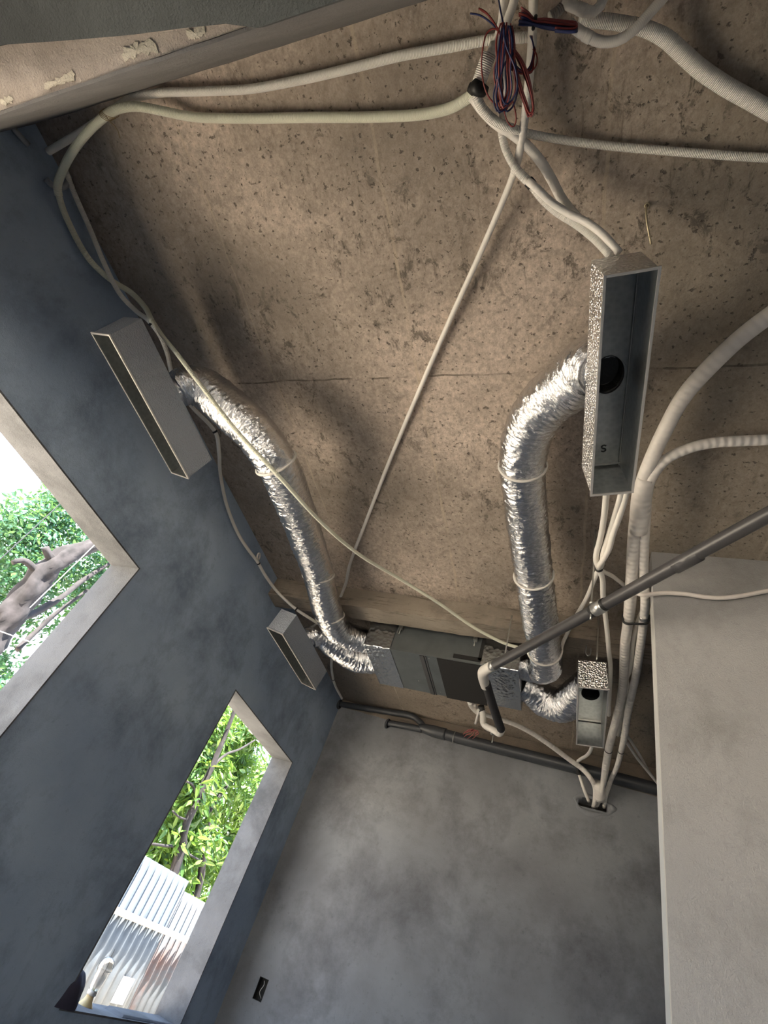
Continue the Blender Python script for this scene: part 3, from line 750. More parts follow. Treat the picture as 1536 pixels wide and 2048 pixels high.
conduit('short white conduit hooking up at the top edge',
    [(1128, 4, 3.44), (1148, 14, 3.43), (1166, 20, 3.43), (1183, 25, 3.43), (1196, 18, 3.44), (1206, 0, 3.45), (1214, -30, 3.46)],
    .0125, SMOOTHW, ties=[((1165, 20, 3.43), .012, SMOOTHW, 'coupling')])
conduit('ribbed grey conduit end slanting behind the folded wires',
    [(1100, 34, 3.42), (1112, 26, 3.43), (1128, 10, 3.44), (1142, -12, 3.45)], .0115, mat_conduit('grey_ribbed_conduit', (0.42, 0.40, 0.36), 0.006, 0.9))
conduit('white conduit dropping from the top edge behind the hanging wires, left one',
    [(1009, -40, 3.50), (1008, 0, 3.49), (1004, 45, 3.47), (994, 80, 3.45), (984, 108, 3.43)], [.012, .012, .012, .0115, .011], SMOOTHW)
conduit('white conduit dropping from the top edge behind the hanging wires, right one',
    [(1034, -40, 3.49), (1029, 0, 3.48), (1018, 32, 3.47), (1010, 60, 3.455), (1010, 110, 3.45), (1011, 160, 3.45), (1009, 210, 3.45), (1003, 250, 3.45)], .0115, SMOOTHW)
# corrugated sleeve with the tape knot
t = thing('conduit_sleeve', P((975, 110, 3.40)), 'short wide ribbed sleeve closed with a black tape knot', 'conduit')
sweep('sleeve', [(978, 108, 3.415), (972, 125, 3.41), (964, 148, 3.405), (956, 172, 3.40)], .0195, WHITE, t)
sweep('pipe_stub', [(987, 88, 3.44), (983, 100, 3.43), (979, 114, 3.42)], .011, SMOOTHW, t)
mb = sweep('tape_knot', [(961, 166, 3.40), (956, 178, 3.395), (953, 190, 3.395)], [.024, .029, .024], BLACK, t, seg=9, fn=lambda s, a, r: 1 + .12 * math.sin(3 * a + s * 60)); mb['label'] = 'black tape knot'
sweep('tape_knot', [(955, 176, 3.395), (946, 178, 3.395), (937, 174, 3.395)], [.017, .017, .011], BLACK, t, seg=7)['label'] = 'black tape end'
# right hand trunk: two insulated pipes, partly wrapped together
wrapz = 3.44
conduit('thick white wrapped pipe sweeping from the right edge to the back wall',
    [(2500, 330, 3.48), (1850, 440, 3.48), (1600, 590, 3.48), (1536, 633, 3.48), (1480, 676, 3.47), (1420, 733, 3.46), (1368, 792, 3.45), (1330, 860, 3.44), (1303, 918, 3.43), (1284, 968, 3.42), (1275, 1020, 3.40), (1268, 1075, 3.385), (1264, 1140, 3.37), (1260, 1210, 3.35), (1256, 1245, 3.34), (1250, 1290, 3.335), (1248, 1340, 3.335), (1245, 1380, 3.34), (1234, 1433, 3.34), (1224, 1470, 3.33), (1217, 1500, 3.31), (1212, 1530, 3.29), (1206, 1568, 'y', 4.34), (1200, 1595, 'y', 4.50), (1193, 1612, 'y', 4.63)],
    [.028] * 5 + [.029] * 4 + [.028, .028, .027, .027, .028] + [.0255] * 8 + [.02, .018, .016], WRAP, name='insulated_pipe', cat='pipe',
    ties=[((1256, 1240, 3.34), .01, STEEL, 'pipe_clip', 1.08), ((1219, 1500, 3.31), .005, DARKSTEEL, 'pipe_clip', 1.08)])
conduit('white wrapped pipe from the right edge curving beside the thick one',
    [(2500, 800, 3.50), (1850, 835, 3.50), (1600, 868, 3.50), (1536, 879, 3.50), (1480, 882, 3.49), (1430, 885, 3.48), (1380, 896, 3.46), (1335, 917, 3.44), (1308, 945, 3.42), (1295, 975, 3.41), (1291, 1030, 3.40), (1288, 1090, 3.385), (1287, 1150, 3.37), (1290, 1205, 3.35), (1287, 1240, 3.34), (1281, 1290, 3.33), (1276, 1324, 3.33), (1270, 1360, 3.33), (1262, 1395, 3.33), (1255, 1430, 3.33), (1249, 1472, 3.32), (1242, 1503, 3.30), (1234, 1533, 3.28), (1222, 1560, 'y', 4.34), (1212, 1590, 'y', 4.50), (1208, 1614, 'y', 4.63)],
    [.021] * 8 + [.023] * 3 + [.022] * 2 + [.0215] * 8 + [.018, .017, .016, .016, .015], WRAP, name='insulated_pipe', cat='pipe',
    ties=[((1288, 1235, 3.34), .01, STEEL, 'pipe_clip', 1.1), ((1241, 1503, 3.30), .005, DARKSTEEL, 'pipe_clip', 1.1)])
o = sweep('pipe_wrapping', [(1293, 955, 3.42), (1285, 985, 3.41), (1280, 1025, 3.395), (1277, 1062, 3.385)], [.034, .041, .041, .038], WRAP, seg=24)
tag(o, 'white tape wrapping that binds the two thick pipes into one', 'pipe wrapping')
t = thing('cable_tie', P((1272, 1240, 3.31)), 'wide black cable tie binding the white pipes below the dark drain pipe', 'cable tie')
a, b = P((1251, 1236, 3.335)), P((1292, 1236, 3.335)); cc = (a + b) / 2
pp = [a + Vector((-.012, 0, .02)), a + Vector((-.006, 0, -.03)), cc + Vector((0, 0, -.036)), b + Vector((.006, 0, -.03)), b + Vector((.012, 0, .02))]
sweep('band', pp, .0055, BLACK, t, step=.006, seg=8)
conduit('slim white conduit between the two wrapped pipes',
    [(1283, 1225, 3.40), (1276, 1245, 3.38), (1268, 1275, 3.36), (1263, 1320, 3.355), (1259, 1342, 3.35), (1253, 1357, 3.35), (1256, 1375, 3.355), (1253, 1392, 3.37), (1247, 1420, 3.38), (1241, 1448, 3.385), (1236, 1470, 3.385)], .0125, SMOOTHW)
conduit('white conduit leaving the long foil box nearest its left corner',
    [(1213, 980, 3.28), (1212, 995, 3.28), (1207, 1042, 3.30), (1199, 1084, 3.31), (1193, 1105, 3.315), (1192, 1120, 3.315), (1198, 1137, 3.31), (1205, 1158, 3.32), (1206, 1192, 3.34), (1210, 1226, 3.35), (1215, 1270, 3.335), (1218, 1306, 3.325), (1221, 1332, 3.33), (1221, 1356, 3.33), (1219, 1385, 3.32), (1217, 1430, 3.31)],
    [.013] * 9 + [.0125] * 7, SMOOTHW, ties=[((1200, 1138, 3.31), .007, BLACK, 'cable_tie', 1.35)])
conduit('white conduit leaving the long foil box, passing to the silver duct strap',
    [(1243, 978, 3.28), (1241, 992, 3.28), (1229, 1033, 3.30), (1217, 1072, 3.31), (1207, 1104, 3.31), (1203, 1130, 3.31), (1194, 1146, 3.32), (1185, 1168, 3.33), (1171, 1200, 3.35), (1151, 1234, 3.36), (1134, 1268, 3.37), (1124, 1291, 3.37), (1119, 1316, 3.38)],
    [.012] * 7 + [.0105] * 6, SMOOTHW)
conduit('white conduit leaving the long foil box nearest the wrapped pipes',
    [(1254, 976, 3.28), (1251, 992, 3.28), (1239, 1033, 3.29), (1226, 1068, 3.295), (1218, 1098, 3.29), (1206, 1120, 3.285), (1198, 1133, 3.30), (1205, 1142, 3.34), (1226, 1153, 3.40), (1250, 1172, 3.42), (1268, 1190, 3.43)],
    [.0125] * 7 + [.0105] * 4, SMOOTHW)
conduit('slim white conduit crossing the partition face to the right edge',
    [(1262, 1183, 'y', 2.075), (1285, 1190, 'y', 2.075), (1300, 1189, 'y', 2.085), (1330, 1186, 'y', 2.09), (1370, 1188, 'y', 2.09), (1410, 1194, 'y', 2.09), (1440, 1196, 'y', 2.09), (1480, 1192, 'y', 2.09), (1536, 1182, 'y', 2.09), (1620, 1172, 'y', 2.09), (1900, 1190, 'y', 2.09), (2500, 1240, 'y', 2.09)],
    .0098, mat_conduit('glossy_white_conduit', (0.82, 0.76, 0.71), 0.0045, 0.05))
conduit('white conduit curving from the drain elbow down to the wall hole',
    [(948, 1408, 3.26), (960, 1424, 3.30), (985, 1434, 3.33), (1030, 1449, 3.36), (1062, 1465, 3.37), (1100, 1490, 3.37), (1140, 1520, 3.36), (1165, 1538, 3.34), (1180, 1555, 'y', 4.36), (1190, 1575, 'y', 4.44), (1190, 1600, 'y', 4.52), (1187, 1614, 'y', 4.63)],
    [.014, .016, .016, .017, .018, .019, .019, .019, .018, .018, .017, .016], WRAP)
o = sweep('pipe_wrapping', [Vector(onp(1197, 1566, 1, 4.40)), Vector(onp(1199, 1580, 1, 4.45)), Vector(onp(1199, 1597, 1, 4.52))], [.036, .044, .042], WRAP, seg=20)
tag(o, 'white tape collar gathering the pipes just above the wall hole', 'pipe wrapping')
conduit('thin white conduit from under the small foil box into the wall hole',
    [(1184, 1490, 3.20), (1180, 1503, 3.24), (1172, 1512, 3.28), (1160, 1519, 3.32), (1155, 1528, 'y', 4.43), (1156, 1541, 'y', 4.46), (1161, 1558, 'y', 4.50), (1169, 1582, 'y', 4.54), (1178, 1604, 'y', 4.62)], .0115, SMOOTHW, ties=[((1156, 1541, 'y', 4.46), .03, BLACK, 'tape_band', 1.3)])
conduit('thin white conduit slanting behind the partition edge, upper one',
    [(1237, 1452, 3.44), (1246, 1464, 3.44), (1256, 1474, 3.44), (1268, 1492, 3.44), (1284, 1518, 3.44), (1297, 1542, 3.44), (1318, 1570, 3.42), (1340, 1592, 3.4)], .0105, SMOOTHW)
conduit('thin white conduit slanting behind the partition edge, lower one',
    [(1236, 1462, 3.42), (1254, 1486, 3.42), (1272, 1513, 3.42), (1286, 1531, 3.42), (1300, 1548, 3.41), (1326, 1580, 3.38)], .0105, SMOOTHW)
conduit('short grey conduit stub high on the left wall under the beam',
    [(22, 252, 'x', -2.135), (40, 272, 'x', -2.135), (57, 290, 'x', -2.135)], .0105, mat_conduit('dim_conduit', (0.35, 0.36, 0.37), 0.0045, .1))
conduit('short dim conduit elbow against the left wall beside the cream coupling',
    [(92, 358, 'x', -2.13), (106, 372, 'x', -2.125), (122, 376, 'x', -2.12), (134, 368, 'x', -2.12), (138, 352, 'x', -2.12)], .0115, mat_conduit('dusty_conduit', (0.36, 0.38, 0.41), 0.0045, .1))
# twine tied round the two left conduits
t = thing('twine', P((215, 232, 3.43)), 'loose tan twine knotted round the conduits near the left corner', 'string')
for k in range(4):
    c = P((212 + 3 * k, 232 - 2 * k, 3.445)); ring('loop', c, Vector((-.6, .5 + .1 * k, .1)), .021 + .002 * k, .0012, TWINE, t, 20, 5)
sweep('tail', [(212, 232, 3.42), (218, 242, 3.40), (228, 250, 3.39), (236, 262, 3.385), (240, 276, 3.38)], .0013, TWINE, t, seg=5)

# ------------------------------------------------------------------ wires
def wires(label, specs, cat='wires'):
    t = thing('wire_bundle', P(specs[0][0][0]), label, cat)
    for pts, mat, r in specs:
        o = sweep('wire', pts, r, mat, t, step=0.008, seg=6)
        o['label'] = {RED: 'red wire', BLUE: 'blue wire', PINK: 'pink wire'}[mat]
    return t
rnd = random.Random(3); specs = []
cols = [RED, BLUE, PINK, BLUE, RED, BLUE]
for i in range(15):                                   # long hanging loops: down and up again
    z = 3.34 - 0.004 * i + rnd.uniform(-.015, .015)
    xt = 1012 + rnd.uniform(-9, 10); xb = 1003 + rnd.uniform(-10, 10); yb = 212 + rnd.uniform(-12, 14); wd = rnd.uniform(7, 24)
    specs.append(([(xt, 50 + rnd.uniform(-6, 8), z), (xt - 5, 85, z - .01), (994 + rnd.uniform(-6, 10), 140, z - .02), (xb - wd * .3, 190, z - .02), (xb, yb, z - .03), (xb + wd * .5, yb - 6, z - .02), (xb + wd, 180, z - .02), (xb + wd * .9, 140, z - .02), (xt + 8, 90, z - .01), (xt + 3, 52, z)], cols[i % 6], .0022))
for i in range(10):                                   # the second loop slanting right
    z = 3.33 + rnd.uniform(-.02, .02); j = rnd.uniform(-4, 4)
    specs.append(([(1018 + j, 98 + j, z), (1027 + j, 128, z - .01), (1038 + j, 170, z - .02), (1050 + j * .8, 205, z - .02), (1060 + j * .6, 226 + abs(j) * 2, z - .02), (1066 + j * .3, 222, z - .02), (1064 + j * .4, 195, z - .02), (1054 + j, 155, z - .02), (1040 + j, 120, z - .01), (1024 + j, 97, z)], [RED, RED, PINK, BLUE, RED][i % 5], .0022))
specs.append(([(958, 17, 3.40), (972, 25, 3.38), (988, 45, 3.36), (1000, 68, 3.34), (1006, 90, 3.33)], RED, .0022))
specs.append(([(962, 20, 3.41), (978, 32, 3.38), (992, 52, 3.36), (1002, 72, 3.34), (1004, 95, 3.33)], RED, .0022))
specs.append(([(941, 27, 3.41), (958, 30, 3.39), (975, 40, 3.37), (994, 58, 3.35), (1005, 78, 3.34)], BLUE, .0022))
specs.append(([(996, -10, 3.44), (1000, 15, 3.42), (1006, 45, 3.38), (1010, 70, 3.35)], BLUE, .0022))
specs.append(([(1002, 66, 3.33), (988, 57, 3.33), (974, 66, 3.33), (966, 95, 3.32), (963, 130, 3.32), (968, 170, 3.31), (978, 195, 3.31), (994, 212, 3.31)], RED, .002))
specs.append(([(1004, 200, 3.31), (1010, 230, 3.31), (1018, 248, 3.31), (1027, 254, 3.31), (1032, 242, 3.31), (1029, 215, 3.31), (1024, 200, 3.31)], RED, .002))
specs.append(([(996, 180, 3.31), (994, 120, 3.31), (993, 80, 3.32), (1004, 44, 3.33), (1012, 60, 3.33)], RED, .0024))
wires('tangle of red and blue wires hanging in long loops', specs)
specs = []
for i in range(28):                                   # folded bundle lying across the conduits
    j = rnd.uniform(-16, 14); z = 3.37 + rnd.uniform(-.03, .02)
    specs.append(([(1040 + rnd.uniform(-3, 4), 34 + j * 1.3, z), (1055, 38 + j * 1.0, z), (1069, 45 + j * .5, z), (1090, 48 + j * .7, z), (1120, 52 + j * .75, z), (1142, 55 + j * .8, z - .01), (1152, 55 + j * .7, z - .01), (1153, 58 + j * .4, z - .02), (1140, 60 + j * .4, z - .02), (1110, 58 + j * .4, z - .02)], [RED, BLUE, PINK, BLUE][i % 4] if j < 4 else BLUE, .0026))
t = wires('folded bundle of red and blue wires taped in the middle', specs)
ring('tape', P((1069, 45, 3.36)), P((1085, 47, 3.36)) - P((1055, 43, 3.36)), .012, .004, BLACK, t, 20, 6)
specs = []
for i in range(5):
    q = i * 2.2
    specs.append(([(1060 + i, 72, 3.42), (1066, 85 + q * .5, 3.40), (1067 + i * .8, 100, 3.38), (1064 + q * .4, 120, 3.37), (1056 + q, 138 + q * .6, 3.36), (1044, 141 + q * .8, 3.35), (1030 - q, 130 + q, 3.34)], [BLUE, RED, BLUE, RED, RED][i], .0018))
specs.append(([(1066, 98, 3.38), (1074, 112, 3.37), (1073, 130, 3.36), (1062, 143, 3.35), (1050, 145, 3.35)], RED, .0018))
wires('thin loose wires coming out of the ribbed conduit end', specs)
specs = []
for i in range(9):
    a = rnd.uniform(0, 6.28); q = (944 + 13 * math.cos(a), 1466 + 8 * math.sin(a))
    specs.append(([(946, 1460, 3.44), ((946 + q[0]) / 2 + 4, (1460 + q[1]) / 2, 3.42), (q[0], q[1], 3.41), (q[0] - 5, q[1] + 4, 3.41)], PINK, .0028))
wires('small frayed pink wires below the unit by the back wall pipe', specs)

# ------------------------------------------------------------------ dark drain pipe and white elbow
t = thing('drain_pipe', P((1198, 1217, 3.05)), 'dark grey drain pipe slanting from the right edge to a white elbow', 'pipe')
zp = 3.05
sweep('pipe', [(2300, 637.5, zp), (1620, 987, zp), (1536, 1030, zp), (1200, 1214, zp), (982, 1334, zp)], .0255, PVC, t, seg=24, step=.05)
sweep('coupling', [(1398, 1107, zp), (1350, 1133, zp)], .0285, PVC, t, seg=24, step=.05)
sweep('clamp', [(1207, 1210, zp), (1197, 1216, zp), (1189, 1220, zp)], .0295, STEEL, t, seg=24)['label'] = 'bright metal clamp'
sweep('clamp_liner', [(1212, 1207, zp), (1184, 1223, zp)], .0275, BLACK, t, seg=24)
sweep('clamp', [(990, 1330, zp), (984, 1333, zp)], .0285, STEEL, t, seg=24)
sweep('elbow', [(983, 1333, zp), (974, 1338, zp), (967, 1343, zp - .002), (966, 1352, zp + .002), (969, 1366, zp + .01), (971, 1372, zp + .012)], [.029, .029, .030, .030, .028, .028], PVCW, t, seg=24, step=.008)['label'] = 'white plastic elbow'
sweep('foam_sleeve', [(972, 1366, zp + .01), (980, 1393, zp + .02), (992, 1430, zp + .03), (1002, 1458, zp + .035)], .027, FOAM, t, seg=20)['label'] = 'black foam sleeve'
sweep('trap', [(1003, 1461, 3.085), (998, 1467, 3.09), (985, 1459, 3.12), (974, 1454, 3.14), (967, 1447, 3.16), (966, 1432, 3.19), (965, 1422, 3.22)], .022, PVCW, t, seg=20, step=.01)['label'] = 'white plastic trap'
sweep('black_joint', [(965, 1427, 3.21), (962, 1412, 3.24)], .022, BLACK, t, seg=16)
sweep('outlet_pipe', [(963, 1418, 3.235), (955, 1424, 3.25), (944, 1413, 3.255), (940, 1404, 3.25)], .020, PVCW, t, seg=16, step=.01)
sweep('vent_tube', [(960, 1418, 3.22), (955, 1432, 3.215), (951, 1447, 3.20)], .009, PVCW, t, seg=12)
sweep('clamp', [(988, 1464, 3.115), (984, 1462, 3.12)], .0245, STEEL, t, seg=16)
# threaded rods
def rod(label, a, b, r=.004, nut=None):
    t = thing('threaded_rod', P(a), label, 'metal rod'); sweep('rod', [a, b], r, STEEL, t, seg=8)
    if nut: ring('nut', P(nut), P(b) - P(a), r * 1.6, r * 1.0, STEEL, t, 6, 6, 1.5)
a = P((1197, 1222, zp)); a.z = 3.0
rod('metal rod holding the clamp of the dark drain pipe', Vector((a.x - .03, a.y, 3.0)), Vector((a.x - .03, a.y, ZC)), .004, Vector((a.x - .03, a.y, 3.09)))
a = P((1008, 1320, 3.10))
rod('metal rod beside the right foil end of the unit', Vector((a.x, a.y, 3.08)), Vector((a.x, a.y, 3.40)))
a = P((985, 1480, 3.10))
rod('metal rod hanging at the white trap under the unit', Vector((a.x, a.y, 3.08)), Vector((a.x, a.y, ZC)))
a = P((1193, 1330, 3.22))
rod('metal rod above the small foil box', Vector((a.x, a.y - .02, 3.24)), Vector((a.x, a.y - .02, ZC)))
a = P((1180, 1267, 3.33))
o = sweep('hook', [Vector((a.x - .012, 2.80, 3.40)), Vector((a.x - .012, 2.80, 3.35)), Vector((a.x, 2.80, 3.335)), Vector((a.x + .012, 2.80, 3.35)), Vector((a.x + .012, 2.80, 3.39))], .0035, STEEL, seg=7, step=.004)
tag(o, 'small metal hook under the concrete beam behind the drain pipe', 'hook')
# dangling anchor pin
t = thing('ceiling_pin', P((1293, 410, 3.55)), 'bent brass coloured pin dangling from the bare ceiling', 'metal pin')
sweep('pin', [(1294, 411, 3.548), (1292, 420, 3.52), (1294, 445, 3.50), (1299, 472, 3.49), (1302, 489, 3.485)], .0032, BRASS, t, seg=8, step=.006)
ring('washer', P((1294, 411, 3.545)), (0, 0, 1), .006, .003, BRASS, t, 14, 6)
ring('nut', P((1300, 474, 3.488)), P((1302, 489, 3.485)) - P((1294, 445, 3.50)), .004, .0022, BRASS, t, 8, 6)

# ------------------------------------------------------------------ back wall drain pipes
t = thing('soil_pipe', onp(909, 1475, 1, 4.535), 'large slate coloured drain pipe along the top of the back wall', 'pipe')
yp = 4.535
sweep('main_pipe', [(868, 1462, 'y', yp), (909, 1474, 'y', yp), (1162, 1538, 'y', yp), (1320, 1580, 'y', yp), (1500, 1628, 'y', yp)], [.042, .045, .046, .047, .047], PVCD, t, seg=28, step=.06)
sweep('reducer', [(840, 1454, 'y', yp), (866, 1462, 'y', yp), (892, 1469, 'y', yp)], [.034, .05, .05], PVCD, t, seg=28)
sweep('branch_pipe', [(681, 1408, 'y', 4.55), (730, 1416, 'y', 4.54), (790, 1426, 'y', yp), (826, 1433, 'y', yp), (838, 1442, 'y', yp), (852, 1457, 'y', yp), (862, 1462, 'y', yp)], .027, PVCD, t, seg=20, step=.012)
sweep('branch_pipe', [(776, 1446, 'y', 4.55), (800, 1450, 'y', yp), (845, 1459, 'y', yp)], .028, PVCD, t, seg=20)
for q in ((679, 1409), (775, 1447)):
    c = onp(q[0], q[1], 1, 4.55); ring('end_flange', c, (1, 0, -.15), .034, .012, PVCD, t, 28, 8)
struct(MB().box(-0.05, 0.37, YB + .15, YB + .16, 3.05, 3.30).build('trim_8', BLACKPANEL))
ring('clear_collar', onp(909, 1475, 1, yp), onp(920, 1478, 1, yp) - onp(900, 1472, 1, yp), .047, .003, STEEL, t)
# outlet box let into the back wall, and a mortar patch at the pipe hole
t = thing('socket_box', (-1.92, YB, 1.415), 'small dark empty socket box low in the back wall', 'socket box')
MB().box(OUTL[0], OUTL[1], YB + .045, YB + .055, OUTL[2], OUTL[3]).box(OUTL[0], OUTL[0] + .003, YB - .003, YB + .05, OUTL[2], OUTL[3]).box(OUTL[1] - .003, OUTL[1], YB - .003, YB + .05, OUTL[2], OUTL[3]).box(OUTL[0], OUTL[1], YB - .003, YB + .05, OUTL[2], OUTL[2] + .003).box(OUTL[0], OUTL[1], YB - .003, YB + .05, OUTL[3] - .003, OUTL[3]).build('box', BLACKPANEL, t)
sweep('wire_end', [Vector((-1.91, YB + .04, 1.37)), Vector((-1.925, YB + .012, 1.40)), Vector((-1.912, YB + .01, 1.44)), Vector((-1.93, YB + .035, 1.46))], .002, PVCW, t, seg=6, step=.005)
V = []; Fc = []
for i in range(28):
    a = 2 * math.pi * i / 28; k = 1 + .12 * math.sin(3 * a + 1) + .05 * math.sin(7 * a)
    cx_, cz_ = 0.16, 3.165
    V.append((cx_ + .150 * math.cos(a) * k, YB - .001, cz_ - .004 + .078 * math.sin(a) * k)); V.append((cx_ + .135 * math.cos(a) * k, YB - .012, cz_ - .004 + .064 * math.sin(a) * k)); V.append((cx_ + .118 * math.cos(a), YB - .004, cz_ + .045 * max(-1, min(1, 1.2 * math.sin(a))))); V.append((cx_ + .118 * math.cos(a), YB + .10, cz_ + .045 * max(-1, min(1, 1.2 * math.sin(a)))))
for i in range(28):
    j = (i + 1) % 28
    for k in range(3): Fc.append((i * 4 + k, j * 4 + k, j * 4 + k + 1, i * 4 + k + 1))
struct(mk('trim_10', V, Fc, PL_BACK), 'mortar rim round the pipe hole in the back wall')

# ------------------------------------------------------------------ window sill things
t = thing('lantern', onp(168, 2016, 0, -2.27), 'clear jar shaped lantern with domed top on the narrow window sill', 'lantern')
GL, n, b = newmat('cloudy_glass'); b.inputs['Base Color'].default_value = (0.86, 0.84, 0.80, 1); b.inputs['Roughness'].default_value = 0.15; b.inputs['Transmission Weight'].default_value = 0.6; b.inputs['IOR'].default_value = 1.3
lb = onp(168, 2016, 0, -2.27); s_ = 1.0
def lathe(name, prof, mat, parent, cen, seg=28, thick=None):
    V = []; Fc = []
    for (r_, z) in prof:
        for k in range(seg):
            a = 2 * math.pi * k / seg; V.append(cen + Vector((r_ * math.cos(a), r_ * math.sin(a), z)))
    for i in range(len(prof) - 1):
        for k in range(seg): Fc.append((i * seg + k, i * seg + (k + 1) % seg, (i + 1) * seg + (k + 1) % seg, (i + 1) * seg + k))
    Fc.append(tuple(range(seg))[::-1]); k0 = (len(prof) - 1) * seg; Fc.append(tuple(k0 + k for k in range(seg)))
    return mk(name, V, Fc, mat, parent)
AMB = mat_simple('amber_base', (0.62, 0.46, 0.22), 0.4)
lathe('base', [(.042, 0), (.040, .012), (.026, .03), (.020, .05)], AMB, t, lb)
lathe('collar', [(.020, .05), (.026, .055), (.026, .068), (.020, .072)], PVCW, t, lb)
lathe('jar', [(.022, .072), (.028, .085), (.031, .12), (.033, .15), (.037, .16)], GL, t, lb)
lathe('dome', [(.038, .16), (.038, .166), (.035, .18), (.028, .198), (.014, .208), (.003, .21)], GL, t, lb)
sweep('finial', [lb + Vector((0, 0, .208)), lb + Vector((0, 0, .245))], .0018, DARKSTEEL, t, seg=8)
for k in range(4):
    a = math.pi / 4 + math.pi / 2 * k
    sweep('cage_rib', [lb + Vector((.0225 * math.cos(a), .0225 * math.sin(a), .072)), lb + Vector((.034 * math.cos(a), .034 * math.sin(a), .15)), lb + Vector((.039 * math.cos(a), .039 * math.sin(a), .162)), lb + Vector((.029 * math.cos(a), .029 * math.sin(a), .198)), lb + Vector((0, 0, .211))], .0014, DARKSTEEL, t, seg=6, step=.006)
# dark cloth bundle at the left end of the sill
V = []; Fc = []; bcx = Vector((-2.20, 2.99, 1.108)); NU, NV = 28, 16
for i in range(NV + 1):
    th = math.pi / 2 * i / NV
    for j in range(NU):
        a = 2 * math.pi * j / NU; d = Vector((math.cos(a) * math.cos(th) * .07, math.sin(a) * math.cos(th) * .10, math.sin(th) * .15))
        k = 1 + .13 * noise.noise(d * 22 + Vector((3, 1, 0))); V.append(bcx + d * k)
for i in range(NV):
    for j in range(NU): Fc.append((i * NU + j, i * NU + (j + 1) % NU, (i + 1) * NU + (j + 1) % NU, (i + 1) * NU + j))
o = mk('cloth_bundle', V, Fc, mat_simple('dark_purple_cloth', (0.045, 0.042, 0.07), 0.9, 0, .5, 40, .3)); tag(o, 'dark purple rounded cloth bundle at the left end of the narrow window sill', 'cloth')
o = MB().hexa([Vector((-2.30, 3.50, 1.108)), Vector((-2.165, 3.50, 1.108)), Vector((-2.165, 4.10, 1.108)), Vector((-2.30, 4.10, 1.108))], [Vector((-2.30, 3.54, 1.122)), Vector((-2.18, 3.53, 1.12)), Vector((-2.175, 4.10, 1.118)), Vector((-2.30, 4.10, 1.122))]).build('trim_7', PL_REVEAL, bevel=.004); struct(o, 'raised mortar on the sill')

# ------------------------------------------------------------------ outside
def corr_sheet(name, x, y0, y1, z0, z1, pitch, amp, mat, label, tz0=0, tz1=0):
    V = []; Fc = []; nn = int((y1 - y0) / pitch * 8)
    for i in range(nn + 1):
        y = y0 + (y1 - y0) * i / nn; dx = amp * math.sin(2 * math.pi * (y - y0) / pitch); tp = z1 + (tz1 - tz0) * i / nn + tz0
        for q in (0, .0015):
            V.append((x + dx + q, y, z0)); V.append((x + dx + q, y, tp))
    for i in range(nn):
        k = i * 4; Fc += [(k + 2, k + 6, k + 7, k + 3), (k, k + 1, k + 5, k + 4), (k + 1, k + 3, k + 7, k + 5), (k, k + 4, k + 6, k + 2)]
    o = mk(name, V, Fc, mat); tag(o, label, 'metal sheet'); return o
XF = -4.6
corr_sheet('corrugated_sheet', XF, 5.2, 7.45, 0.0, 1.97, 0.15, 0.018, SHEET, 'tall bright corrugated metal fence sheet beyond the narrow window')
corr_sheet('corrugated_sheet', XF - .03, 7.3, 10.5, 0.0, 1.86, 0.15, 0.018, RUSTY_SHADED, 'lower rust stained corrugated sheet coloured as in shade at the right of the fence')
corr_sheet('corrugated_sheet', XF - .03, 2.0, 5.28, 0.0, 1.95, 0.15, 0.018, SHEET, 'corrugated metal fence sheet at the left, mostly hidden by the wall')
o = MB().box(XF + .02, XF + .075, 2.0, 10.5, 1.40, 1.465).build('fence_rail', WOOD, bevel=.004); tag(o, 'pale wooden rail nailed across the corrugated fence', 'fence rail')
for y in (5.0, 7.4, 9.9):
    o = MB().box(XF - .14, XF - .06, y - .04, y + .04, 0.0, 1.85).build('fence_post', WOOD, bevel=.004); tag(o, {5.0: 'wooden fence post nearest the camera behind the sheets', 7.4: 'wooden fence post behind the sheet overlap', 9.9: 'wooden fence post furthest along the fence'}[y], 'fence post')
o = MB().box(XF + .012, XF + .03, 7.05, 7.28, 0.72, 0.95).build('paper_sign', mat_simple('pale_card', (0.2, 0.2, 0.215), .7)); tag(o, 'small blank pale card fixed low on the fence', 'card')
struct(MB().box(-60, XL - WT, -30, 60, -0.2, 0.0).build('ground', GROUND))
struct(MB().box(XL - WT, 30, YB + .16, 60, -0.2, 0.0).box(XL - WT, 30, -30, YF - WT, -0.2, 0).build('ground', GROUND))

def leaves(name, cents, count, size, aspect, mat, parent, seed, droop=0.4):
    rr = random.Random(seed); V = []; Fc = []
    for k in range(count):
        c, rad = rr.choice(cents)
        d = Vector((rr.gauss(0, 1), rr.gauss(0, 1), rr.gauss(0, 1))).normalized() * rad * (rr.random() ** .45)
        p = c + d
        ax = Vector((rr.gauss(0, 1), rr.gauss(0, 1), rr.gauss(0, .7) - droop)).normalized(); sd_ = ax.cross(Vector((rr.gauss(0, 1), rr.gauss(0, 1), rr.gauss(0, 1)))).normalized(); up = ax.cross(sd_)
        L = size * rr.uniform(.6, 1.25); W = L * aspect; i = len(V)
        V += [p, p + ax * L * .35 + sd_ * W + up * W * .3, p + ax * L * .7 + sd_ * W * .75 + up * W * .2, p + ax * L, p + ax * L * .7 - sd_ * W * .75 + up * W * .2, p + ax * L * .35 - sd_ * W + up * W * .3]
        Fc += [(i, i + 1, i + 2, i + 3), (i, i + 3, i + 4, i + 5)]
    return mk(name, V, Fc, mat, parent, smooth=False)
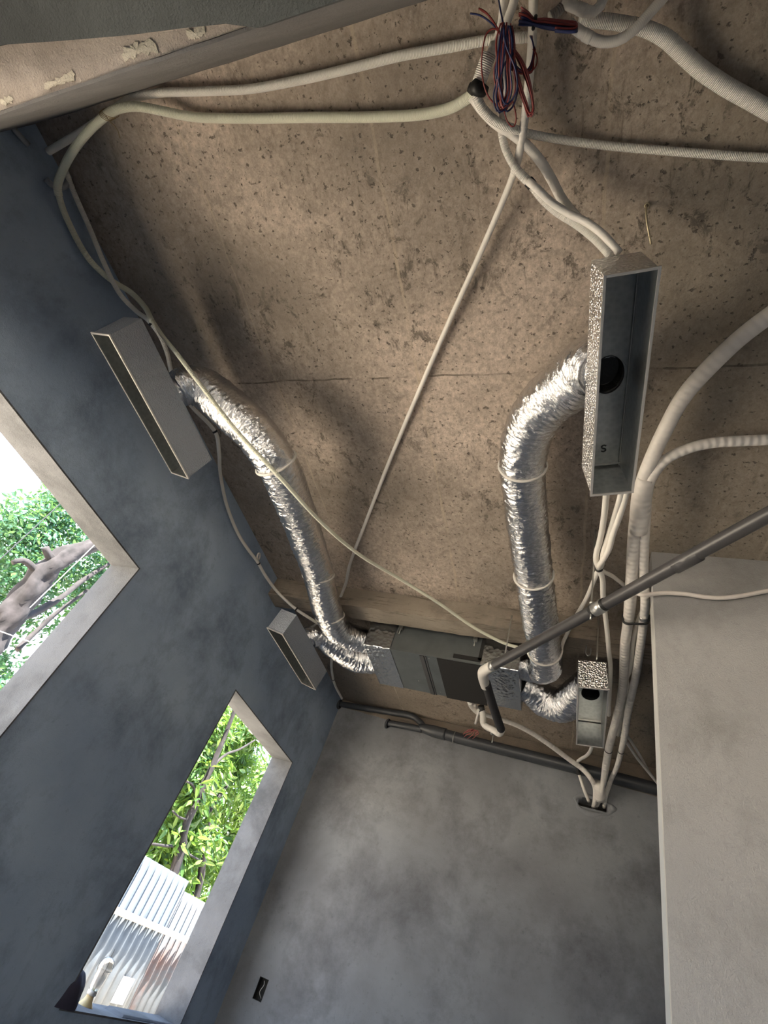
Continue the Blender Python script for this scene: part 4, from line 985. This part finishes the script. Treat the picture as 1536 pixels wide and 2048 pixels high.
# big old tree leaning past the large window
gn = lambda s, a, r: 1 + .45 * noise.noise(Vector((math.cos(a) * 1.6, math.sin(a) * 1.6, s * 3.6))) + .22 * noise.noise(Vector((math.cos(a) * 5, math.sin(a) * 5, s * 9)))
XT = -7.0
q0 = onp(-60, 1330, 0, XT)
t = thing('tree', (q0.x, q0.y - .5, 0), 'large gnarled tree with a thick leaning trunk beyond the large window', 'tree')
sweep('trunk', [Vector((XT, q0.y - .5, -0.05)), Vector((XT, q0.y - .3, 1.2)), (-60, 1330, 'x', XT), (0, 1262, 'x', XT), (45, 1205, 'x', XT), (85, 1150, 'x', XT), (125, 1118, 'x', XT), (165, 1098, 'x', XT), (200, 1086, 'x', XT), (250, 1060, 'x', XT)],
      [.26, .22, .19, .17, .165, .155, .14, .12, .10, .08], BARK, t, seg=28, step=.05, fn=gn)
for pts, r_ in (([(20, 1240, 'x', XT), (70, 1225, 'x', XT - .2), (115, 1200, 'x', XT - .3), (160, 1165, 'x', XT - .5), (230, 1120, 'x', XT - .6)], .055),
                ([(35, 1300, 'x', XT - .4), (70, 1265, 'x', XT - .5), (120, 1220, 'x', XT - .6), (175, 1180, 'x', XT - .7)], .04),
                ([(80, 1155, 'x', XT), (60, 1130, 'x', XT), (45, 1120, 'x', XT), (25, 1125, 'x', XT)], .05),
                ([(110, 1130, 'x', XT), (95, 1108, 'x', XT), (90, 1095, 'x', XT)], .06)):
    sweep('branch', pts, [r_ * (1 - .12 * k) for k in range(len(pts))], BARK, t, seg=12, step=.06, fn=gn)
cl = []
rr = random.Random(5)
for k in range(60):
    y = rr.uniform(1005, 1420); x = rr.uniform(-60, 260)
    if y < 1020 + max(0, (60 - x)) * .35 and x < 75: continue
    cl.append((onp(x, y, 0, rr.uniform(-9.6, -7.6)), rr.uniform(.30, .55)))
for (x, y) in ((110, 1010), (130, 1040), (95, 1060), (60, 1055), (150, 1075), (30, 1050), (20, 1090)):
    cl.append((onp(x, y, 0, -8.4), .36))
leaves('foliage', cl, 24000, .105, .22, LEAF1, t, 9)
# mango-like tree beyond the narrow window
XM = -6.0
q0 = onp(340, 1760, 0, XM)
t = thing('tree', (q0.x, q0.y, 0), 'bright green long leaved tree rising behind the corrugated fence', 'tree')
sweep('trunk', [Vector((q0.x, q0.y, -.05)), Vector((q0.x, q0.y, 1.2)), (345, 1748, 'x', XM), (360, 1700, 'x', XM), (372, 1650, 'x', XM), (395, 1600, 'x', XM), (412, 1560, 'x', XM), (430, 1520, 'x', XM), (462, 1440, 'x', XM), (480, 1390, 'x', XM)],
      [.10, .095, .085, .075, .07, .06, .055, .045, .035, .03], BARK, t, seg=14, step=.06, fn=gn)
q1 = onp(392, 1790, 0, XM - .5)
sweep('trunk', [Vector((q1.x, q1.y, -.05)), Vector((q1.x, q1.y, 1.3)), (392, 1790, 'x', XM - .5), (405, 1725, 'x', XM - .5), (415, 1660, 'x', XM - .5), (420, 1620, 'x', XM - .5), (455, 1570, 'x', XM - .5)], [.09, .08, .07, .06, .055, .05, .03], BARK, t, seg=12, step=.06, fn=gn)
for pts, r_ in (([(395, 1600, 'x', XM), (385, 1570, 'x', XM), (370, 1562, 'x', XM)], .022), ([(365, 1690, 'x', XM), (340, 1692, 'x', XM), (305, 1688, 'x', XM)], .025),
                ([(412, 1560, 'x', XM), (425, 1535, 'x', XM), (450, 1510, 'x', XM), (480, 1498, 'x', XM), (510, 1480, 'x', XM)], .03),
                ([(362, 1700, 'x', XM), (380, 1710, 'x', XM), (402, 1722, 'x', XM)], .02), ([(380, 1640, 'x', XM), (360, 1635, 'x', XM), (345, 1622, 'x', XM)], .02)):
    sweep('branch', pts, [r_ * (1 - .12 * k) for k in range(len(pts))], BARK, t, seg=8, step=.06)
cl = []
for k in range(130):
    y = rr.uniform(1400, 1850); x = 480 - (y - 1400) * .36 + rr.uniform(-100, 130)
    z = rr.uniform(-8.4, -6.2)
    cl.append((onp(x, y, 0, z), rr.uniform(.25, .5)))
leaves('foliage', cl, 26000, .22, .15, LEAF2, t, 10, .7)
# overhead wires
for lab, a, b in (('thin dark overhead wire high beyond the large window', (-40, 1155), (160, 970)), ('thin pale overhead wire crossing the old trunk', (60, 1215), (260, 1020)), ('faint pale wire low in the large window', (-20, 1255), (110, 1300))):
    o = sweep('overhead_wire', [(a[0], a[1], 'x', -5.6), ((a[0] + b[0]) / 2, (a[1] + b[1]) / 2 + 1, 'x', -5.6), (b[0], b[1], 'x', -5.6)], .006 if 'dark' in lab else .005, BLACK if 'dark' in lab else PVCW, seg=6, step=.1)
    tag(o, lab, 'wire')
